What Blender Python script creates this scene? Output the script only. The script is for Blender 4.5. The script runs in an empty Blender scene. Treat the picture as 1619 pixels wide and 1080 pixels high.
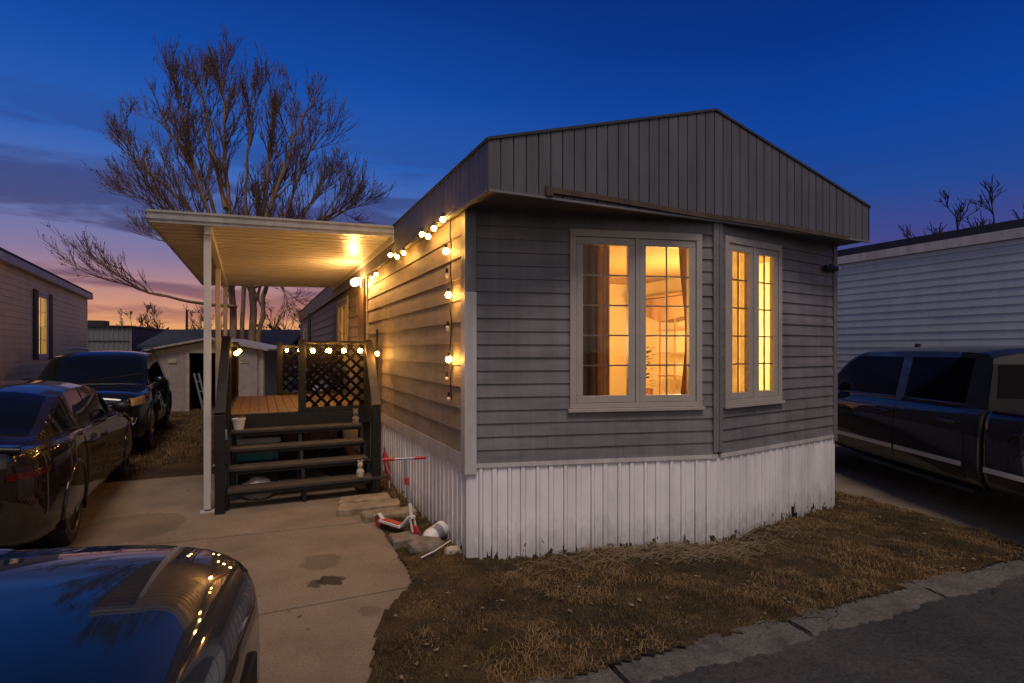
import bpy, bmesh, math, random
import numpy as np
from mathutils import Vector, Matrix
R = math.radians
random.seed(7); rng = np.random.default_rng(7)
scn = bpy.context.scene
col = scn.collection

def s2l(r, g, b):
    f = lambda c: c / 12.92 if c <= .04045 else ((c + .055) / 1.055) ** 2.4
    return (f(r / 255), f(g / 255), f(b / 255))

# ------------------------------------------------------------------ camera
FPX, CX, HY, EYE = 858.0, 809.5, 554.0, 1.8
cam_d = bpy.data.cameras.new('camera'); cam = bpy.data.objects.new('camera', cam_d); col.objects.link(cam)
cam.location = (0, 0, EYE); cam.rotation_euler = (R(90), 0, 0)
cam_d.sensor_width = 36; cam_d.lens = 36 * FPX / 1619; cam_d.shift_y = (HY - 540) / 1619
cam_d.clip_start = .05; cam_d.clip_end = 3000
scn.camera = cam
scn.view_settings.view_transform = 'Standard'; scn.view_settings.look = 'None'
scn.view_settings.exposure = 0; scn.view_settings.gamma = 1
scn.cycles.use_denoising = True
scn.cycles.max_bounces = 8; scn.cycles.transparent_max_bounces = 16
scn.cycles.sample_clamp_indirect = 4

# ------------------------------------------------------------------ dusk sky
GLOW_AZ = -36       # where the sun went down, degrees to the left of +Y
world = bpy.data.worlds.new('World'); scn.world = world; world.use_nodes = True
nt = world.node_tree; nt.nodes.clear()
def N(t, **k):
    n = nt.nodes.new(t)
    for a, v in k.items(): setattr(n, a, v)
    return n
def L(a, b): nt.links.new(a, b)
def math_n(op, a, b=None, clamp=False):
    n = N('ShaderNodeMath', operation=op, use_clamp=clamp)
    for i, v in enumerate((a, b)):
        if v is None: continue
        if isinstance(v, (int, float)): n.inputs[i].default_value = v
        else: L(v, n.inputs[i])
    return n.outputs[0]
def ramp_n(fac, stops, interp='LINEAR'):
    n = N('ShaderNodeValToRGB'); n.color_ramp.interpolation = interp
    e = n.color_ramp.elements
    while len(e) < len(stops): e.new(.5)
    for el, (p, c) in zip(e, stops):
        el.position = p; el.color = (*c, 1)
    L(fac, n.inputs[0]); return n.outputs[0]
def mix_n(fac, a, b, mode='MIX'):
    n = N('ShaderNodeMix', data_type='RGBA', blend_type=mode)
    if isinstance(fac, (int, float)): n.inputs[0].default_value = fac
    else: L(fac, n.inputs[0])
    for i, v in ((6, a), (7, b)):
        if isinstance(v, tuple): n.inputs[i].default_value = (*v, 1)
        else: L(v, n.inputs[i])
    return n.outputs[2]
tc = N('ShaderNodeTexCoord'); sep = N('ShaderNodeSeparateXYZ'); L(tc.outputs['Generated'], sep.inputs[0])
elev = math_n('DIVIDE', math_n('ARCSINE', sep.outputs[2]), math.pi / 2, True)       # 0 horizon .. 1 zenith
E = lambda d: d / 90
front_glow = ramp_n(elev, [(E(0), s2l(240, 168, 98)), (E(2), s2l(236, 166, 108)), (E(4.5), s2l(196, 138, 124)), (E(8), s2l(132, 116, 152)),
    (E(12.5), s2l(84, 110, 174)), (E(18), s2l(38, 92, 178)), (E(25), s2l(8, 72, 162)), (E(34), s2l(0, 46, 128)), (E(60), s2l(0, 32, 92)), (E(90), s2l(2, 26, 76))])
front_far = ramp_n(elev, [(E(0), s2l(92, 82, 122)), (E(5), s2l(86, 74, 124)), (E(9), s2l(66, 68, 134)), (E(14), s2l(28, 70, 146)),
    (E(20), s2l(4, 64, 154)), (E(28), s2l(0, 47, 130)), (E(36), s2l(0, 38, 108)), (E(60), s2l(2, 30, 88)), (E(90), s2l(2, 26, 76))])
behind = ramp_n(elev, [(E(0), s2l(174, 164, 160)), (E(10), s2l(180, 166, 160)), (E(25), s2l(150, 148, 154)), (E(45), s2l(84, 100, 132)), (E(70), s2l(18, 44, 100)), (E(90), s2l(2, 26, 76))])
gd = (math.sin(R(GLOW_AZ)), math.cos(R(GLOW_AZ)))
hyp = math_n('SQRT', math_n('ADD', math_n('MULTIPLY', sep.outputs[0], sep.outputs[0]), math_n('MULTIPLY', sep.outputs[1], sep.outputs[1])))
dotg = math_n('DIVIDE', math_n('ADD', math_n('MULTIPLY', sep.outputs[0], gd[0]), math_n('MULTIPLY', sep.outputs[1], gd[1])), math_n('MAXIMUM', hyp, .001))
gf = ramp_n(dotg, [(.45, (0, 0, 0)), (.72, (.35,) * 3), (.93, (1, 1, 1))])
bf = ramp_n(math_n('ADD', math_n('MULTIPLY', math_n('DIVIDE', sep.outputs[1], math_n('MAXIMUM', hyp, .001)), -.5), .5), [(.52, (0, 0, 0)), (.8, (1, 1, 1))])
skyc = mix_n(gf, front_far, front_glow)
# streaky clouds low in the glow
mp = N('ShaderNodeMapping'); mp.inputs['Scale'].default_value = (2.0, 2.0, 15); mp.inputs['Location'].default_value = (.6, .2, .9); L(tc.outputs['Generated'], mp.inputs[0])
nz = N('ShaderNodeTexNoise'); nz.inputs['Scale'].default_value = 1.5; nz.inputs['Detail'].default_value = 6; nz.inputs['Roughness'].default_value = .52; nz.inputs['Distortion'].default_value = .5
L(mp.outputs[0], nz.inputs[0])
cm = ramp_n(nz.outputs['Fac'], [(.44, (0, 0, 0)), (.56, (1, 1, 1))], 'EASE')
cz = ramp_n(elev, [(E(1.5), (0, 0, 0)), (E(3.5), (.8,) * 3), (E(8), (1, 1, 1)), (E(15), (.85,) * 3), (E(19), (.35,) * 3), (E(24), (0, 0, 0))])
cf = math_n('MULTIPLY', math_n('MULTIPLY', cm, cz), math_n('ADD', math_n('MULTIPLY', gf, .82), .08), True)
cloudc = ramp_n(elev, [(E(0), s2l(190, 120, 92)), (E(3), s2l(146, 88, 92)), (E(6.5), s2l(92, 66, 98)), (E(11), s2l(62, 62, 108)), (E(18), s2l(36, 58, 126))])
skyc = mix_n(cf, skyc, cloudc)
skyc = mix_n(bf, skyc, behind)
# the physical sky for a sun just below the horizon, added on top
sk = N('ShaderNodeTexSky', sky_type='NISHITA'); sk.sun_disc = False; sk.sun_elevation = R(-3); sk.sun_rotation = R(GLOW_AZ)
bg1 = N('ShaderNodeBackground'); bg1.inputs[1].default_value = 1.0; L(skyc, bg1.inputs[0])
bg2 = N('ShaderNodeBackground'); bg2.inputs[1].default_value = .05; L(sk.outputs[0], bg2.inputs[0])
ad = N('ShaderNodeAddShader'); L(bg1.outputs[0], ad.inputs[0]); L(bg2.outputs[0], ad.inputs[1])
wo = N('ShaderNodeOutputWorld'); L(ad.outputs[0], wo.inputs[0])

# added fill lamp, soft and warm, from behind the viewer; no sun stands there
fill_d = bpy.data.lights.new('dusk_fill', 'SUN'); sun = bpy.data.objects.new('dusk_fill', fill_d); col.objects.link(sun)
fill_d.energy = 1.45; fill_d.angle = R(22); fill_d.color = (1, .83, .69)
sun.rotation_euler = (R(30), 0, R(14))

# ------------------------------------------------------------------ materials
def new_mat(name):
    m = bpy.data.materials.new(name); m.use_nodes = True; return m
def mat(name, c, rough=.6, metal=0., var=.18, scale=6., bump=0., bscale=60., coat=0., stretch=None, c2=None, spec=.5, detail=6):
    """Principled with procedural colour variation and bump. c is linear RGB."""
    m = new_mat(name); t = m.node_tree; b = t.nodes['Principled BSDF']
    b.inputs['Roughness'].default_value = rough; b.inputs['Metallic'].default_value = metal
    b.inputs['Coat Weight'].default_value = coat; b.inputs['Coat Roughness'].default_value = .025; b.inputs['Coat IOR'].default_value = 1.65
    b.inputs['Specular IOR Level'].default_value = spec
    tcn = t.nodes.new('ShaderNodeTexCoord'); mpn = t.nodes.new('ShaderNodeMapping'); t.links.new(tcn.outputs['Object'], mpn.inputs[0])
    if stretch: mpn.inputs['Scale'].default_value = stretch
    n = t.nodes.new('ShaderNodeTexNoise'); n.inputs['Scale'].default_value = scale; n.inputs['Detail'].default_value = detail; n.inputs['Roughness'].default_value = .6
    t.links.new(mpn.outputs[0], n.inputs[0])
    r = t.nodes.new('ShaderNodeValToRGB'); t.links.new(n.outputs['Fac'], r.inputs[0])
    lo = tuple(x * (1 - var) for x in c); hi = c2 if c2 else tuple(min(1, x * (1 + var)) for x in c)
    r.color_ramp.elements[0].position = .33; r.color_ramp.elements[0].color = (*lo, 1)
    r.color_ramp.elements[1].position = .67; r.color_ramp.elements[1].color = (*hi, 1)
    t.links.new(r.outputs[0], b.inputs['Base Color'])
    if bump:
        n2 = t.nodes.new('ShaderNodeTexNoise'); n2.inputs['Scale'].default_value = bscale; n2.inputs['Detail'].default_value = 5
        t.links.new(mpn.outputs[0], n2.inputs[0])
        bn = t.nodes.new('ShaderNodeBump'); bn.inputs['Strength'].default_value = bump; bn.inputs['Distance'].default_value = .02
        t.links.new(n2.outputs['Fac'], bn.inputs['Height']); t.links.new(bn.outputs[0], b.inputs['Normal'])
    return m
def emit(name, c, s):
    m = new_mat(name); t = m.node_tree; t.nodes.clear()
    e = t.nodes.new('ShaderNodeEmission'); e.inputs[0].default_value = (*c, 1); e.inputs[1].default_value = s
    o = t.nodes.new('ShaderNodeOutputMaterial'); t.links.new(e.outputs[0], o.inputs[0]); return m
def glass(name, tint=(.93, .93, .93), ior=1.5, rough=.0):
    m = new_mat(name); t = m.node_tree; t.nodes.clear()
    tr = t.nodes.new('ShaderNodeBsdfTransparent'); tr.inputs[0].default_value = (*tint, 1)
    g = t.nodes.new('ShaderNodeBsdfGlossy'); g.inputs['Roughness'].default_value = rough
    f = t.nodes.new('ShaderNodeFresnel'); f.inputs[0].default_value = ior
    mx = t.nodes.new('ShaderNodeMixShader'); t.links.new(f.outputs[0], mx.inputs[0]); t.links.new(tr.outputs[0], mx.inputs[1]); t.links.new(g.outputs[0], mx.inputs[2])
    o = t.nodes.new('ShaderNodeOutputMaterial'); t.links.new(mx.outputs[0], o.inputs[0]); return m
def cloth(name, c, trans, stripes=None):
    m = new_mat(name); t = m.node_tree; t.nodes.clear()
    d = t.nodes.new('ShaderNodeBsdfDiffuse'); tl = t.nodes.new('ShaderNodeBsdfTranslucent'); mx = t.nodes.new('ShaderNodeMixShader')
    n = t.nodes.new('ShaderNodeTexNoise'); n.inputs['Scale'].default_value = 9; n.inputs['Detail'].default_value = 6
    tcn = t.nodes.new('ShaderNodeTexCoord'); t.links.new(tcn.outputs['Object'], n.inputs[0])
    r = t.nodes.new('ShaderNodeValToRGB'); r.color_ramp.elements[0].color = (*[x * .6 for x in c], 1); r.color_ramp.elements[1].color = (*[min(1, x * 1.3) for x in c], 1)
    t.links.new(n.outputs['Fac'], r.inputs[0]); t.links.new(r.outputs[0], d.inputs[0]); t.links.new(r.outputs[0], tl.inputs[0])
    mx.inputs[0].default_value = trans; t.links.new(d.outputs[0], mx.inputs[1]); t.links.new(tl.outputs[0], mx.inputs[2])
    o = t.nodes.new('ShaderNodeOutputMaterial'); t.links.new(mx.outputs[0], o.inputs[0]); return m

M = {}
M['siding'] = mat('grey_lap_siding', (.185, .170, .186), .55, var=.2, scale=1.7, bump=.12, bscale=26, stretch=(1, 1, 5))
M['siding_side'] = mat('weathered_hardboard_siding', (.27, .215, .175), .65, var=.2, scale=2.6, bump=.22, bscale=30, stretch=(1, 1, 4))
M['fascia'] = mat('grey_ribbed_metal', (.108, .104, .116), .5, metal=.0, var=.14, scale=3, bump=.05, stretch=(3, 3, .7))
M['soffit'] = mat('grey_soffit', (.10, .092, .09), .6, var=.15)
M['trim_grey'] = mat('grey_trim', (.18, .168, .175), .5, var=.12)
M['trim_white'] = mat('old_white_trim', (.56, .53, .53), .5, var=.1, scale=5, bump=.05)
M['win_frame'] = mat('taupe_window_frame', (.40, .355, .32), .5, var=.08)
M['roofing'] = mat('dark_roofing', (.035, .037, .045), .8, var=.25, scale=20, bump=.2)
M['alu'] = mat('white_aluminium', (.58, .55, .52), .38, metal=.0, var=.08, scale=3, stretch=(1, 4, 1))
M['gutter_alu'] = mat('grey_white_gutter', (.36, .36, .37), .4, var=.08)
M['black_wood'] = mat('black_painted_wood', (.008, .008, .008), .55, var=.5, scale=9, bump=.25, bscale=40, stretch=(1, 1, 1))
M['tread_wood'] = mat('worn_dark_tread_wood', (.045, .036, .03), .7, var=.5, scale=7, bump=.3, bscale=40, stretch=(1.5, 9, 9))
M['rail_wood'] = mat('brown_rail_wood', (.085, .056, .032), .65, var=.35, scale=8, bump=.2)
M['post_wood'] = mat('brown_stained_board', (.10, .055, .024), .5, var=.35, scale=6, bump=.1, stretch=(6, 6, .6))
M['lattice'] = mat('dark_lattice_wood', (.005, .0045, .004), .8, var=.4, scale=14, bump=.2, spec=.04)
M['rubber'] = mat('black_rubber', (.012, .012, .013), .75, var=.25, scale=20, bump=.1)
M['black_plastic'] = mat('black_plastic', (.01, .01, .011), .45, var=.2)
M['cable'] = mat('brown_cable', (.02, .014, .01), .6)
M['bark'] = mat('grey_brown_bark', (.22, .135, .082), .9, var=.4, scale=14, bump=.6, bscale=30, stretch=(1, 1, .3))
M['twig'] = mat('brown_twig', (.17, .095, .058), .9, var=.3)
M['bud'] = mat('rusty_bud_clump', (.18, .08, .042), .9, var=.4)
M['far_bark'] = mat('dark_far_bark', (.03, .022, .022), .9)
M['bulb'] = emit('lit_bulb', (1, .48, .09), 135)
M['bulb_dim'] = mat('clear_unlit_bulb', (.75, .6, .4), .1, spec=.8)
M['lamp'] = emit('lit_porch_lamp', (1, .48, .13), 520)
M['winglow'] = emit('lit_far_window', (1, .58, .12), 1.25)
M['pane'] = glass('window_glass')
M['ceiling_paint'] = mat('tan_ceiling', (.40, .27, .12), .8, var=.08)
M['interior'] = mat('warm_interior_paint', (.70, .57, .36), .8, var=.06, scale=2)
M['interior_wood'] = mat('interior_cabinet_wood', (.30, .17, .08), .5, var=.3, stretch=(1, 1, .2))
M['floor_wood'] = mat('interior_floor', (.25, .15, .08), .4, var=.3)
M['curtain_dark'] = cloth('dark_curtain_cloth', (.13, .10, .085), .16)
M['curtain_brown'] = cloth('brown_curtain_cloth', (.42, .27, .14), .42)
M['sheer'] = cloth('sheer_curtain_cloth', (.85, .72, .50), .72)
M['house_plant'] = mat('house_plant_leaf', (.03, .055, .018), .6, var=.4)
M['cream_siding'] = mat('cream_vinyl_siding', (.76, .63, .36), .5, var=.06, scale=2)
M['white_siding'] = mat('pale_blue_grey_vinyl_siding', (.47, .51, .56), .5, var=.06, scale=2)
M['dark_trim'] = mat('dark_trim', (.02, .022, .03), .5)
M['shutter'] = mat('dark_shutter', (.022, .013, .012), .6)
M['shed_panel'] = mat('dull_pink_white_shed_metal', (.36, .31, .31), .5, var=.12, bump=.05)
M['shed_trim'] = mat('beige_shed_trim', (.44, .38, .30), .55)
M['grey_metal'] = mat('grey_ribbed_panel', (.17, .175, .20), .5, var=.12)
M['brown_siding'] = mat('brown_far_siding', (.16, .11, .09), .7, var=.15)
M['blue_wall'] = mat('blue_grey_far_wall', (.11, .13, .17), .7, var=.15)
M['bud_gold'] = mat('tan_lettering', (.55, .42, .24), .5)
M['void'] = mat('dark_interior', (.006, .006, .006), .9)
M['chrome'] = mat('chrome', (.75, .75, .76), .28, metal=.55, var=.02)
M['steel'] = mat('dull_steel', (.42, .42, .44), .35, metal=1, var=.1)
M['rim_dark'] = mat('dark_alloy', (.10, .10, .105), .3, metal=.9, var=.1)
M['glass_dark'] = mat('tinted_car_glass', (.006, .008, .010), .03, var=.1, spec=.25)
M['glass_black'] = mat('black_tinted_glass', (.003, .003, .004), .06, var=.1, spec=.08)
M['lens_lamplit'] = mat('lamplit_headlight_lens', (.62, .40, .20), .12, metal=.35, var=.35, scale=22, spec=.8)  # amber reflection of the string lights is put into the lens colour
M['lens_red'] = mat('red_tail_lens', (.07, .004, .003), .12, var=.5, scale=20, spec=.7)
M['lens_amber'] = mat('amber_lens', (.55, .20, .02), .1, var=.2, spec=.7)
M['paint_brown'] = mat('dark_bronze_car_paint', (.020, .014, .011), .5, metal=0, var=.15, scale=3, coat=1, spec=.02)
M['paint_black'] = mat('black_car_paint', (.008, .008, .010), .5, metal=0, var=.15, scale=3, coat=1, spec=.02)
M['paint_navy'] = mat('navy_car_paint', (.004, .014, .028), .5, metal=0, var=.15, scale=3, coat=1, spec=.02)
M['paint_slate'] = mat('slate_truck_paint', (.018, .019, .022), .5, metal=0, var=.15, scale=3, coat=1, spec=.02)
M['red_plastic'] = mat('red_plastic', (.42, .025, .03), .45, var=.15)
M['white_plastic'] = mat('white_plastic', (.68, .66, .66), .45, var=.08)
M['blue_grey_metal'] = mat('blue_grey_tube', (.30, .32, .42), .35, metal=.4)
M['teal_plastic'] = mat('teal_plastic', (.03, .24, .28), .45)
M['terracotta'] = mat('terracotta', (.22, .10, .055), .8)
M['stone'] = mat('grey_tan_stone', (.20, .165, .125), .9, var=.35, scale=9, bump=.6, bscale=26)
M['paver'] = mat('tan_flagstone', (.26, .20, .135), .9, var=.35, scale=6, bump=.5, bscale=22)
M['straw'] = mat('dry_straw', (.20, .145, .085), .85, var=.35, scale=14)
M['far_green'] = mat('far_scrub', (.02, .02, .016), .9, var=.4)

def ground_mat(name, stops, scale, bump, bscale, detail=9, rough=.95, fine=0.):
    m = new_mat(name); t = m.node_tree; b = t.nodes['Principled BSDF']; b.inputs['Roughness'].default_value = rough; b.inputs['Specular IOR Level'].default_value = .25
    tcn = t.nodes.new('ShaderNodeTexCoord')
    n = t.nodes.new('ShaderNodeTexNoise'); n.inputs['Scale'].default_value = scale; n.inputs['Detail'].default_value = detail; n.inputs['Roughness'].default_value = .62
    t.links.new(tcn.outputs['Object'], n.inputs[0])
    r = t.nodes.new('ShaderNodeValToRGB'); e = r.color_ramp.elements
    while len(e) < len(stops): e.new(.5)
    for el, (p, c) in zip(e, stops): el.position = p; el.color = (*c, 1)
    t.links.new(n.outputs['Fac'], r.inputs[0]); last = r.outputs[0]
    n2 = t.nodes.new('ShaderNodeTexNoise'); n2.inputs['Scale'].default_value = bscale; n2.inputs['Detail'].default_value = 6; n2.inputs['Roughness'].default_value = .7
    t.links.new(tcn.outputs['Object'], n2.inputs[0])
    if fine:
        mx = t.nodes.new('ShaderNodeMix'); mx.data_type = 'RGBA'; mx.blend_type = 'MULTIPLY'; mx.inputs[0].default_value = fine
        r2 = t.nodes.new('ShaderNodeValToRGB'); r2.color_ramp.elements[0].position = .3; r2.color_ramp.elements[0].color = (.35, .35, .35, 1); r2.color_ramp.elements[1].position = .62; r2.color_ramp.elements[1].color = (1.15, 1.15, 1.15, 1)
        t.links.new(n2.outputs['Fac'], r2.inputs[0]); t.links.new(last, mx.inputs[6]); t.links.new(r2.outputs[0], mx.inputs[7]); last = mx.outputs[2]
    t.links.new(last, b.inputs['Base Color'])
    bn = t.nodes.new('ShaderNodeBump'); bn.inputs['Strength'].default_value = bump; bn.inputs['Distance'].default_value = .03
    t.links.new(n2.outputs['Fac'], bn.inputs['Height']); t.links.new(bn.outputs[0], b.inputs['Normal'])
    return m
M['soil'] = ground_mat('lawn_soil', [(.3, (.026, .018, .010)), (.5, (.068, .046, .024)), (.68, (.12, .08, .038))], 2.2, .9, 55, fine=.75)
M['far_ground'] = ground_mat('winter_ground', [(.3, (.030, .018, .010)), (.5, (.075, .045, .022)), (.7, (.12, .075, .035))], .9, .8, 18, fine=.6)
M['asphalt'] = ground_mat('worn_asphalt', [(.3, (.046, .044, .049)), (.5, (.075, .070, .073)), (.66, (.125, .105, .095))], .9, .8, 48, fine=.9)
def add_cracks(m, scale, width, dark):
    t = m.node_tree; b = t.nodes['Principled BSDF']; last = b.inputs['Base Color'].links[0].from_socket
    tcn = t.nodes.new('ShaderNodeTexCoord'); n = t.nodes.new('ShaderNodeTexNoise'); n.inputs['Scale'].default_value = 2.5; n.inputs['Detail'].default_value = 5; t.links.new(tcn.outputs['Object'], n.inputs[0])
    mx0 = t.nodes.new('ShaderNodeMix'); mx0.data_type = 'RGBA'; mx0.inputs[0].default_value = .35; t.links.new(tcn.outputs['Object'], mx0.inputs[6]); t.links.new(n.outputs['Color'], mx0.inputs[7])
    v = t.nodes.new('ShaderNodeTexVoronoi'); v.feature = 'DISTANCE_TO_EDGE'; v.inputs['Scale'].default_value = scale; t.links.new(mx0.outputs[2], v.inputs['Vector'])
    n3 = t.nodes.new('ShaderNodeTexNoise'); n3.inputs['Scale'].default_value = .8; t.links.new(tcn.outputs['Object'], n3.inputs[0])
    mr = t.nodes.new('ShaderNodeMapRange'); mr.inputs[1].default_value = .45; mr.inputs[2].default_value = .6; mr.inputs[3].default_value = 0; mr.inputs[4].default_value = width; t.links.new(n3.outputs['Fac'], mr.inputs[0])
    lt = t.nodes.new('ShaderNodeMath'); lt.operation = 'LESS_THAN'; t.links.new(v.outputs['Distance'], lt.inputs[0]); t.links.new(mr.outputs[0], lt.inputs[1])
    mx = t.nodes.new('ShaderNodeMix'); mx.data_type = 'RGBA'; t.links.new(lt.outputs[0], mx.inputs[0]); t.links.new(last, mx.inputs[6]); mx.inputs[7].default_value = (*dark, 1); t.links.new(mx.outputs[2], b.inputs['Base Color'])
add_cracks(M['asphalt'], .9, .006, (.012, .011, .011))
M['kerb'] = ground_mat('weathered_kerb_concrete', [(.3, (.10, .092, .084)), (.5, (.18, .165, .15)), (.7, (.22, .20, .17))], 5, .9, 45, fine=.75)
M['grass'] = ground_mat('dead_grass_blade', [(.30, (.040, .042, .014)), (.42, (.085, .062, .024)), (.54, (.17, .105, .042)), (.66, (.24, .155, .07)), (.8, (.09, .085, .03))], 2.6, .0, 60, detail=5, rough=.8)
M['straw_grass'] = ground_mat('straw_blade', [(.3, (.12, .07, .028)), (.5, (.24, .15, .065)), (.7, (.32, .21, .10))], 4, 0, 60, detail=4, rough=.8)
M['olive_grass'] = ground_mat('olive_blade', [(.3, (.030, .038, .010)), (.5, (.06, .062, .018)), (.7, (.10, .085, .028))], 4, 0, 60, detail=4, rough=.8)
def concrete_mat():
    m = ground_mat('driveway_concrete', [(.28, (.19, .148, .108)), (.5, (.262, .206, .15)), (.72, (.31, .247, .183))], 1.6, .45, 60, fine=.5)
    t = m.node_tree; b = t.nodes['Principled BSDF']; last = b.inputs['Base Color'].links[0].from_socket
    tcn = t.nodes.new('ShaderNodeTexCoord')
    nn = t.nodes.new('ShaderNodeTexNoise'); nn.inputs['Scale'].default_value = 9; nn.inputs['Detail'].default_value = 3; t.links.new(tcn.outputs['Object'], nn.inputs[0])
    for (x, y, r, s) in ((-1.41, 4.24, .085, .85), (-1.53, 4.19, .055, .7), (-1.62, 4.62, .16, .35), (-.98, 3.75, .07, .3), (-2.6, 5.1, .25, .18), (-3.9, 5.5, .5, .3)):
        v = t.nodes.new('ShaderNodeVectorMath'); v.operation = 'DISTANCE'; t.links.new(tcn.outputs['Object'], v.inputs[0]); v.inputs[1].default_value = (x, y, 0)
        a = t.nodes.new('ShaderNodeMath'); a.operation = 'MULTIPLY_ADD'; t.links.new(nn.outputs['Fac'], a.inputs[0]); a.inputs[1].default_value = -.22; t.links.new(v.outputs['Value'], a.inputs[2])
        rr = t.nodes.new('ShaderNodeMapRange'); t.links.new(a.outputs[0], rr.inputs[0]); rr.inputs[1].default_value = r - .11; rr.inputs[2].default_value = r - .085; rr.inputs[3].default_value = s; rr.inputs[4].default_value = 0
        mx = t.nodes.new('ShaderNodeMix'); mx.data_type = 'RGBA'; t.links.new(rr.outputs[0], mx.inputs[0]); t.links.new(last, mx.inputs[6]); mx.inputs[7].default_value = (.035, .026, .020, 1); last = mx.outputs[2]
    t.links.new(last, b.inputs['Base Color']); return m
M['concrete'] = concrete_mat(); add_cracks(M['concrete'], .35, .0011, (.07, .055, .043)); add_cracks(M['kerb'], 1.1, .004, (.035, .03, .025))
def skirt_mat():
    m = mat('white_skirting_vinyl', (.86, .83, .86), .5, var=.12, scale=3, bump=.05, stretch=(1, 1, .4))
    t = m.node_tree; b = t.nodes['Principled BSDF']; last = b.inputs['Base Color'].links[0].from_socket
    tcn = t.nodes.new('ShaderNodeTexCoord'); sp = t.nodes.new('ShaderNodeSeparateXYZ'); t.links.new(tcn.outputs['Object'], sp.inputs[0])
    mpn = t.nodes.new('ShaderNodeMapping'); mpn.inputs['Scale'].default_value = (1.4, 1.4, .8); t.links.new(tcn.outputs['Object'], mpn.inputs[0])
    n = t.nodes.new('ShaderNodeTexNoise'); n.inputs['Scale'].default_value = 11; n.inputs['Detail'].default_value = 4; n.inputs['Roughness'].default_value = .62; t.links.new(mpn.outputs[0], n.inputs[0])
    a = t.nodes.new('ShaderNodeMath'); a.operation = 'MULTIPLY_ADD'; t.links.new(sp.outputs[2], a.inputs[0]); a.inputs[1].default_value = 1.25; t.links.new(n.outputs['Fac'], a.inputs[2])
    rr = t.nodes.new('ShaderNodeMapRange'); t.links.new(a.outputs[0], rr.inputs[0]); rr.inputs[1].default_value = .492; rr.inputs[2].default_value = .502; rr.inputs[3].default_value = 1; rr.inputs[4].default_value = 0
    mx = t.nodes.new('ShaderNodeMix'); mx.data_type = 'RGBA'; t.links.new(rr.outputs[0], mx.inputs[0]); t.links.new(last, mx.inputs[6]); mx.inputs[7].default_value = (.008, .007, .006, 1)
    last = mx.outputs[2]
    m2 = t.nodes.new('ShaderNodeMath'); m2.operation = 'MULTIPLY_ADD'; t.links.new(n.outputs['Fac'], m2.inputs[0]); m2.inputs[1].default_value = -.55; t.links.new(sp.outputs[2], m2.inputs[2])
    r3 = t.nodes.new('ShaderNodeMapRange'); t.links.new(m2.outputs[0], r3.inputs[0]); r3.inputs[1].default_value = -.25; r3.inputs[2].default_value = .06; r3.inputs[3].default_value = .42; r3.inputs[4].default_value = 0
    m3 = t.nodes.new('ShaderNodeMix'); m3.data_type = 'RGBA'; t.links.new(r3.outputs[0], m3.inputs[0]); t.links.new(last, m3.inputs[6]); m3.inputs[7].default_value = (.15, .105, .07, 1)
    t.links.new(m3.outputs[2], b.inputs['Base Color']); return m
M['skirt'] = skirt_mat()

def add_streaks(m, sc=(9, 9, .5), lo=.72, strength=.8):
    t = m.node_tree; b = t.nodes['Principled BSDF']; last = b.inputs['Base Color'].links[0].from_socket
    tcn = t.nodes.new('ShaderNodeTexCoord'); mp_ = t.nodes.new('ShaderNodeMapping'); mp_.inputs['Scale'].default_value = sc; t.links.new(tcn.outputs['Object'], mp_.inputs[0])
    n = t.nodes.new('ShaderNodeTexNoise'); n.inputs['Scale'].default_value = 1.2; n.inputs['Detail'].default_value = 6; n.inputs['Roughness'].default_value = .65; t.links.new(mp_.outputs[0], n.inputs[0])
    r = t.nodes.new('ShaderNodeValToRGB'); r.color_ramp.elements[0].position = .36; r.color_ramp.elements[0].color = (lo, lo * .97, lo * .92, 1); r.color_ramp.elements[1].position = .6; r.color_ramp.elements[1].color = (1.06, 1.06, 1.06, 1); t.links.new(n.outputs['Fac'], r.inputs[0])
    mx = t.nodes.new('ShaderNodeMix'); mx.data_type = 'RGBA'; mx.blend_type = 'MULTIPLY'; mx.inputs[0].default_value = strength; t.links.new(last, mx.inputs[6]); t.links.new(r.outputs[0], mx.inputs[7]); t.links.new(mx.outputs[2], b.inputs['Base Color'])
for k_ in ('siding', 'siding_side', 'fascia', 'trim_white', 'shed_panel', 'gutter_alu'): add_streaks(M[k_], (7, 7, .5), .78, .75)
for k_ in ('skirt', 'cream_siding', 'white_siding'): add_streaks(M[k_], (3.5, 3.5, .4), .82, .45)
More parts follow.
